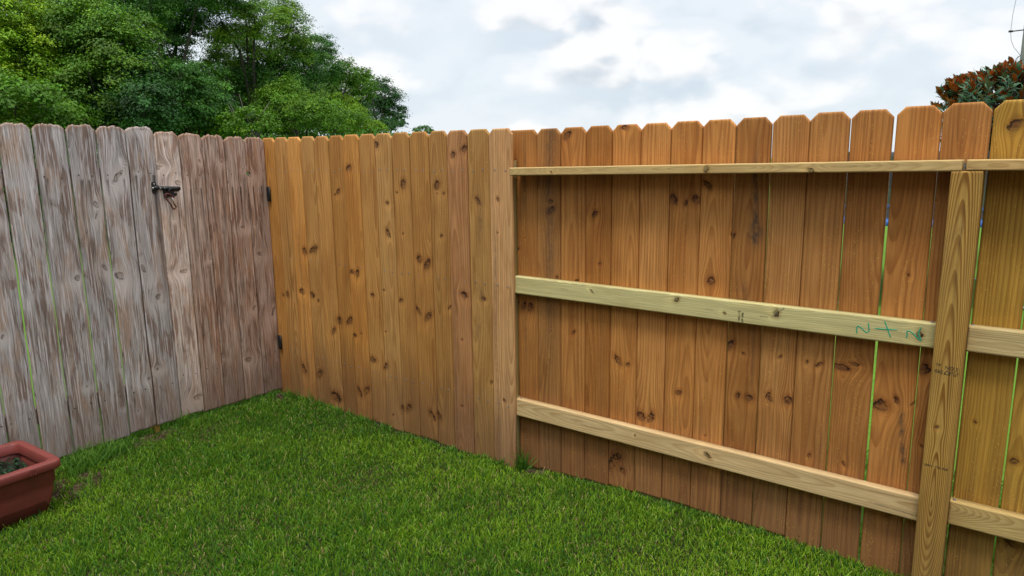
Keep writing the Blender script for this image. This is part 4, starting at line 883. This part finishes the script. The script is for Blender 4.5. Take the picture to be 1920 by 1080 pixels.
tree('broadleaf_tree', 'dark outermost tree at the right end of the wood', [(715, 178, 32, 28), (738, 206, 22, 24), (700, 216, 36, 32), (754, 226, 9, 12), (691, 147, 10, 10), (728, 235, 26, 14)], 44, G_D, 8, leaf=.105, group=TG)
tree('understorey_tree', 'low feathery mid-green tree just above the leftmost grey boards', [(30, 200, 66, 52), (95, 215, 46, 42), (-40, 200, 60, 55)], 17, G_M, 9, leaf=.075, group=TG, yellow=.1)
tree('understorey_tree', 'low shadowy green tree above the middle grey boards', [(250, 155, 52, 50), (280, 205, 52, 46), (215, 215, 46, 40), (160, 225, 40, 30)], 19, G_D, 10, group=TG)
tree('understorey_tree', 'low dark green tree above the gate latch', [(345, 205, 48, 46), (332, 152, 36, 36), (382, 165, 46, 42), (402, 218, 46, 34)], 21, G_B, 11, group=TG, yellow=.05)
tree('leafy_bush', 'light green leafy bush just above the gate top', [(465, 228, 42, 22), (430, 240, 32, 16), (506, 240, 20, 12)], 20, G_L, 12, leaf=.08, group=TG, cat='bush', trunk=False)
tree('understorey_tree', 'light mid-green spreading tree above the first brown boards', [(540, 190, 48, 36), (590, 215, 48, 32), (512, 218, 36, 32), (640, 226, 42, 24)], 26, G_L, 13, group=TG, yellow=.1)
tree('understorey_tree', 'yellowish green bushy tree before the dark outermost one', [(662, 212, 26, 26), (638, 205, 24, 26), (690, 238, 30, 14)], 33, G_Y, 14, group=TG)
tree('broadleaf_tree', 'deep green tree filling the back of the wood on the left', [(50, 150, 110, 90), (190, 165, 100, 90), (120, 240, 110, 50)], 35, G_D, 15, leaf=.11, group=TG)
tree('broadleaf_tree', 'deep green tree filling the back of the wood behind the gate', [(330, 190, 90, 62), (440, 195, 80, 60), (400, 245, 90, 40), (270, 230, 70, 50)], 36, G_D, 16, leaf=.11, group=TG)
tree('broadleaf_tree', 'deep green tree filling the back of the wood above the brown boards', [(560, 195, 70, 52), (620, 215, 60, 40), (510, 235, 60, 30)], 40, G_D, 17, leaf=.12, group=TG)
tree('distant_tree', 'tiny far-off round tree beyond the right end of the wood', [(795, 243, 15, 6), (780, 246, 8, 5), (806, 247, 9, 4)], 90, G_B, 18, leaf=.20, cat='tree', clump=40)
# dead bare branches among the leaves
dt = at(468, 240, 19.2); db = thing('dead_branches', (dt.x, dt.y, GZ), 0, 'bare pale dead branches showing in front of the leaves above the gate', 'dead tree')
bm = bmesh.new(); r = random.Random(4); topz = at(468, 150, 19.2).z - GZ
tube_bm(bm, [(0, 0, 0), (.1, 0, topz * .5), (.05, 0, topz * .72)], [.045, .03, .015], 7)
for k_ in range(9):
    a = r.uniform(-.6, .6); z0_ = topz * r.uniform(.55, .72); e = Vector((a * 1.1, r.uniform(-.3, .3), z0_ + topz * r.uniform(.12, .28)))
    tube_bm(bm, [(.06, 0, z0_), Vector((.06, 0, z0_)).lerp(e, .5) + Vector((a * .15, 0, .05)), e], [.012, .008, .003], 5)
bm_obj('branches', bm, plain('dead_wood', (0.13, 0.11, 0.085), .9), db)

# magnolia: glossy green leaves, rusty undersides, in upright rosettes
mc = at(1905, 165, 12.5); mg = thing('magnolia_tree', (mc.x, mc.y, GZ), 0, 'magnolia with rust-brown and dark green leaves above the right fence', 'tree')
r = np.random.RandomState(31); k = 12.5 / FPX
ell = [((1905, 185), 105, 62), ((1846, 178), 46, 40), ((1893, 150), 42, 34), ((1806, 166), 24, 18), ((1992, 188), 80, 68), ((1880, 235), 120, 60), ((1990, 240), 110, 80)]
ros = []
for (px, py), rx, rz in ell:
    c = np.array(at(px, py, 12.5)) - np.array([mc.x, mc.y, GZ]); nn_ = int(22 + rx * .68)
    q = r.randn(nn_, 3); q /= np.linalg.norm(q, axis=1, keepdims=True); q[:, 2] = np.abs(q[:, 2]) * .9 - .15
    ros.append((c + q * np.array([rx * k, rx * k, rz * k]) * r.uniform(.70, 1.12, (nn_, 1)), q))
Pl, Fl, Tl, Bl = [], [], [], []; k0 = 0
sect = [(0, 0), (.28, .5), (.62, .46), (1, 0)]
for cs_, qs in ros:
    for c, q in zip(cs_, qs):
        axis = q * .6 + np.array([0, 0, 1.0]) + r.randn(3) * .25; axis /= np.linalg.norm(axis); rusty = r.rand() < (.85 if q[2] > .35 else .45)
        for j in range(r.randint(9, 14)):
            a = j * 2.4 + r.rand(); ref = np.cross(axis, [.3, .9, .1]); ref /= np.linalg.norm(ref); rf2 = np.cross(axis, ref)
            outd = ref * math.cos(a) + rf2 * math.sin(a); opening = (.10 + .05 * j) if rusty else (.55 + .08 * j); opening += r.uniform(-.1, .2)
            dirv = axis * math.cos(opening) + outd * math.sin(opening); side = np.cross(dirv, outd); side /= np.linalg.norm(side) + 1e-9; nrm = np.cross(side, dirv)
            L = r.uniform(.09, .135); Wd = L * r.uniform(.46, .58); st_ = c + outd * .015 - axis * .012 * j
            v_ = [st_]
            for t_, w_ in sect[1:3]:
                m_ = st_ + dirv * L * t_ - nrm * 0.0; v_ += [m_ - side * Wd * w_ + outd * .0 + axis * .010, m_, m_ + side * Wd * w_ + axis * .010]
            v_.append(st_ + dirv * L + outd * .02)
            ntop = axis * math.sin(opening) - outd * math.cos(opening); fl = np.dot(np.cross(v_[2] - v_[0], v_[1] - v_[0]), ntop) < 0
            Pl += v_; b0 = k0; fs_ = [(b0, b0 + 2, b0 + 1), (b0, b0 + 3, b0 + 2), (b0 + 4, b0 + 1, b0 + 2), (b0 + 4, b0 + 2, b0 + 5), (b0 + 5, b0 + 2, b0 + 3), (b0 + 5, b0 + 3, b0 + 6), (b0 + 7, b0 + 4, b0 + 5), (b0 + 7, b0 + 5, b0 + 6)]; Fl += [t3[::-1] for t3 in fs_] if fl else fs_
            k0 += 8
            gcol = np.array([.028, .090, .036]) * r.uniform(.6, 1.7); bcol = np.array([.44, .095, .016]) * r.uniform(.45, 1.3) if (rusty or r.rand() < .25) else np.array([.085, .105, .055]) * r.uniform(.6, 1.3)
            if r.rand() < .03: gcol = np.array([.35, .26, .03])
            Tl += [np.append(gcol, 1)] * 8; Bl += [np.append(bcol, 1)] * 8
me = np_mesh('crown', np.array(Pl), [np.array(Fl)]); add_attr(me, 'tint', 'FLOAT_COLOR', np.array(Tl)); add_attr(me, 'back', 'FLOAT_COLOR', np.array(Bl))
link('crown', me, leaf_mat('magnolia_leaf', .45, .08, .28, back=True), mg)
bm = bmesh.new(); tube_bm(bm, [(0, 0, -.1), (.03, .02, 1.0), (.0, .0, 2.2)], [.09, .07, .045], 9)
for cs_, qs in ros:
    for c in cs_[::3]: tube_bm(bm, [(.0, .0, 1.0), Vector((0, 0, 1.4)).lerp(Vector(c), .5), c], [.035, .02, .006], 5)
bm_obj('trunk', bm, M_BARK, mg)

# utility pole with its standoff rod, and the drop wire it holds off
pp = at(1927, 120, 19.0); pole = thing('utility_pole', (pp.x, pp.y, GZ), 0, 'grey wooden utility pole at the right edge behind the magnolia', 'pole')
bm = bmesh.new(); tube_bm(bm, [(0, 0, -.3), (0, 0, 3.0), (.02, 0, 9.0)], [.165, .155, .12], 14); bm_obj('shaft', bm, plain('pole_wood', (0.20, 0.20, 0.19), .9, 0, .6, 18, .35), pole)
pw = at(1895, 59, 18.8); bm = bmesh.new()
tube_bm(bm, [Vector((pw.x - pp.x, pw.y - pp.y, pw.z - GZ)), Vector((0, 0, at(1927, 55, 19).z - GZ))], .012, 6); rod = bm_obj('standoff_rod', bm, M_BLACK, pole)
bm = bmesh.new(); tube_bm(bm, [Vector((pw.x - pp.x - .035, pw.y - pp.y, pw.z - GZ)), Vector((pw.x - pp.x + .04, pw.y - pp.y, pw.z - GZ + .004))], .022, 8); bm_obj('clamp', bm, M_BLACK, rod)
wp = [at(px, py, 18.8) for px, py in ((1925, -120), (1912, -45), (1905, 0), (1899, 27), (1895, 59), (1896, 76), (1901, 89), (1908, 97), (1913, 104), (1917, 120))]
bm = bmesh.new(); tube_bm(bm, [p - wp[-1] for p in wp], .0045, 6); o = bm_obj('drop_wire', bm, plain('wire_sheath', (0.10, 0.105, 0.12), .6), None, wp[-1]); tag(o, 'thin black wire curving down to the utility pole', 'wire')

# neighbour's trampoline, seen in slivers through the gaps of the right fence
tp = at(1700, 400, 9.6); tr = thing('trampoline', (tp.x, tp.y, GZ), 0, 'blue padded trampoline with dark safety net on the neighbouring lawn', 'trampoline')
TH, TR = .93, 1.35
bm = bmesh.new(); loft(bm, [[Vector((rr * math.cos(a), rr * math.sin(a), z)) for a in [i * 2 * math.pi / 40 for i in range(40)]] for rr, z in ((TR - .28, TH + .01), (TR - .26, TH + .035), (TR + .02, TH + .035), (TR + .04, TH + .0), (TR + .03, TH - .03))]); bm_obj('pad', bm, plain('blue_pad', (0.012, 0.085, 0.30), .6), tr)
bm = bmesh.new(); loft(bm, [[Vector((rr * math.cos(a), rr * math.sin(a), TH)) for a in [i * 2 * math.pi / 40 for i in range(40)]] for rr in (TR - .27, .5)], cap1=True); bm_obj('jumping_mat', bm, plain('black_mat', (.015, .015, .017), .7), tr)
M_TUBE = plain('galvanised_tube', (.38, .39, .41), .4, .7)
for i in range(4):
    a = i * math.pi / 2 + .5; c_, s_ = math.cos(a), math.sin(a); t_ = Vector((-s_, c_, 0)); o_ = Vector((c_ * TR, s_ * TR, 0)); bm = bmesh.new()
    tube_bm(bm, [o_ - t_ * .4 + Vector((0, 0, TH - .03)), o_ - t_ * .36 + Vector((0, 0, .03)), o_ + t_ * .36 + Vector((0, 0, .03)), o_ + t_ * .4 + Vector((0, 0, TH - .03))], .02, 8); bm_obj('leg', bm, M_TUBE, tr)
for i in range(6):
    a = i * math.pi / 3; bm = bmesh.new(); tube_bm(bm, [(TR * 1.03 * math.cos(a), TR * 1.03 * math.sin(a), .35), (TR * 1.03 * math.cos(a), TR * 1.03 * math.sin(a), 1.72)], .022, 8); bm_obj('net_pole', bm, M_BLACK, tr)
mt, t_, b_ = base_mat('safety_net'); b_.inputs['Base Color'].default_value = (.03, .033, .04, 1); b_.inputs['Alpha'].default_value = .72; b_.inputs['Roughness'].default_value = .8
bm = bmesh.new(); loft(bm, [[Vector((TR * .97 * math.cos(a), TR * .97 * math.sin(a), z)) for a in [i * 2 * math.pi / 40 for i in range(40)]] for z in (TH + .04, 1.2, 1.66)]); bm_obj('net', bm, mt, tr)
# hedge far behind the neighbouring lawn
def hedge():
    r = np.random.RandomState(77); n_ = 26000; a = r.rand(n_); p0, p1 = np.array(at(1250, 300, 46)), np.array(at(2150, 300, 40)); p0[2] = p1[2] = 0
    hump = 1.25 + .35 * wav(a * 30, 2, 1.0) + .2 * wav(a * 30, 3, 4.0)
    C = p0 + (p1 - p0) * a[:, None] + r.randn(n_, 3) * np.array([.5, .5, 0]); C[:, 2] = GZ + hump * np.sqrt(r.rand(n_)); N = r.randn(n_, 3) * .6 + np.array([0, -.3, .8])
    P, F, tc = leaf_cloud(C - p0, N, r.uniform(.12, .24, n_), np.array([.035, .09, .02]) * r.uniform(.5, 1.5, (n_, 1)), r)
    me = np_mesh('far_hedge', P, [F]); add_attr(me, 'tint', 'FLOAT_COLOR', tc); o = link('far_hedge', me, M_LEAF, None, p0); return o
tag(hedge(), 'low dark green hedge far behind the neighbouring lawn', 'hedge')

def undergrowth():
    r = np.random.RandomState(78); n_ = 60000; a = r.rand(n_); p0, p1 = np.array(at(-260, 310, 15)), np.array(at(760, 310, 40)); p0[2] = p1[2] = 0
    hump = 1.75 + 1.25 * a + .35 * wav(a * 30, 2, 1.5) + .25 * wav(a * 30, 3, 6.0)
    C = p0 + (p1 - p0) * a[:, None] + r.randn(n_, 3) * np.array([.5, .5, 0]); C[:, 2] = GZ + hump * np.sqrt(r.rand(n_)); N = r.randn(n_, 3) * .6 + np.array([0, -.3, .8])
    P, F, tc = leaf_cloud(C - p0, N, r.uniform(.10, .20, n_), np.array([.075, .190, .022]) * r.uniform(.5, 1.5, (n_, 1)), r)
    me = np_mesh('undergrowth', P, [F]); add_attr(me, 'tint', 'FLOAT_COLOR', tc); o = link('undergrowth', me, M_LEAF, None, p0); return o
tag(undergrowth(), 'low dense undergrowth along the foot of the wood behind the grey fence', 'undergrowth', kind='stuff')

# building added behind the camera, unseen, to block low sky and shade the boards
hb = -n1 * 3.1 + u1 * 0.5
hs = thing('sky_blocker', (hb.x, hb.y, GZ), A1, 'added unseen tan brick building behind the camera that blocks the low sky', 'sky_blocker')
def brick():
    mt, t, b = base_mat('tan_brick'); pos = t.node('ShaderNodeTexCoord').outputs['Object']; x_, y_, z_ = t.sep(pos)
    br = t.node('ShaderNodeTexBrick'); t.put(br.inputs['Vector'], t.vec(t.math('ADD', x_, y_), z_, 0.0)); br.inputs['Scale'].default_value = 1.0
    br.inputs['Brick Width'].default_value = .215; br.inputs['Row Height'].default_value = .075; br.inputs['Mortar Size'].default_value = .008
    br.inputs['Color1'].default_value = (.26, .17, .12, 1); br.inputs['Color2'].default_value = (.20, .12, .085, 1); br.inputs['Mortar'].default_value = (.33, .30, .27, 1)
    t.put(b.inputs['Base Color'], br.outputs['Color']); b.inputs['Roughness'].default_value = .85; return mt
HWL, HHT = 15.0, 4.7
bm = bmesh.new(); box_bm(bm, (0, -4.5, HHT / 2), (HWL, 9.0, HHT)); bm_obj('blocker_wall', bm, brick(), hs)
bm = bmesh.new(); vs = [bm.verts.new(p) for p in ((-HWL / 2 - .4, .45, HHT), (HWL / 2 + .4, .45, HHT), (HWL / 2 + .4, -9.45, HHT), (-HWL / 2 - .4, -9.45, HHT), (-HWL / 2 + 3.6, -4.5, HHT + 2.4), (HWL / 2 - 3.6, -4.5, HHT + 2.4))]
for q in ((0, 1, 5, 4), (1, 2, 5), (2, 3, 4, 5), (3, 0, 4), (3, 2, 1, 0)): bm.faces.new([vs[i] for i in q])
bmesh.ops.translate(bm, verts=bm.verts, vec=(0, 0, .02)); bm_obj('blocker_roof', bm, plain('shingle', (.10, .095, .09), .9, 0, .6, 12, .35), hs)
M_WHITE = plain('white_trim', (.72, .72, .70), .5); mt, t_, b_ = base_mat('window_glass'); b_.inputs['Base Color'].default_value = (.03, .035, .04, 1); b_.inputs['Roughness'].default_value = .06
for wx in (-4.2, -1.2, 3.6):
    for wz in (1.55, 3.75):
        bm = bmesh.new()
        for c, s in (((-.62, 0, 0), (.08, .06, 1.3)), ((.62, 0, 0), (.08, .06, 1.3)), ((0, 0, .69), (1.32, .06, .08)), ((0, 0, -.69), (1.42, .09, .08)), ((0, .004, 0), (1.16, .05, .05))): box_bm(bm, c, s)
        fr = bm_obj('blocker_window', bm, M_WHITE, hs, (wx, .03, wz)); bm = bmesh.new(); box_bm(bm, (0, -.008, 0), (1.16, .02, 1.3)); bm_obj('pane', bm, mt, fr)
bm = bmesh.new(); box_bm(bm, (0, 0, 1.03), (.92, .05, 2.06), .004); dr = bm_obj('blocker_door', bm, M_WHITE, hs, (1.4, .024, .05)); bm = bmesh.new(); tube_bm(bm, [(.36, .02, 1.0), (.36, .08, 1.0)], [.022, .03], 10); bm_obj('handle', bm, M_STEEL, dr)
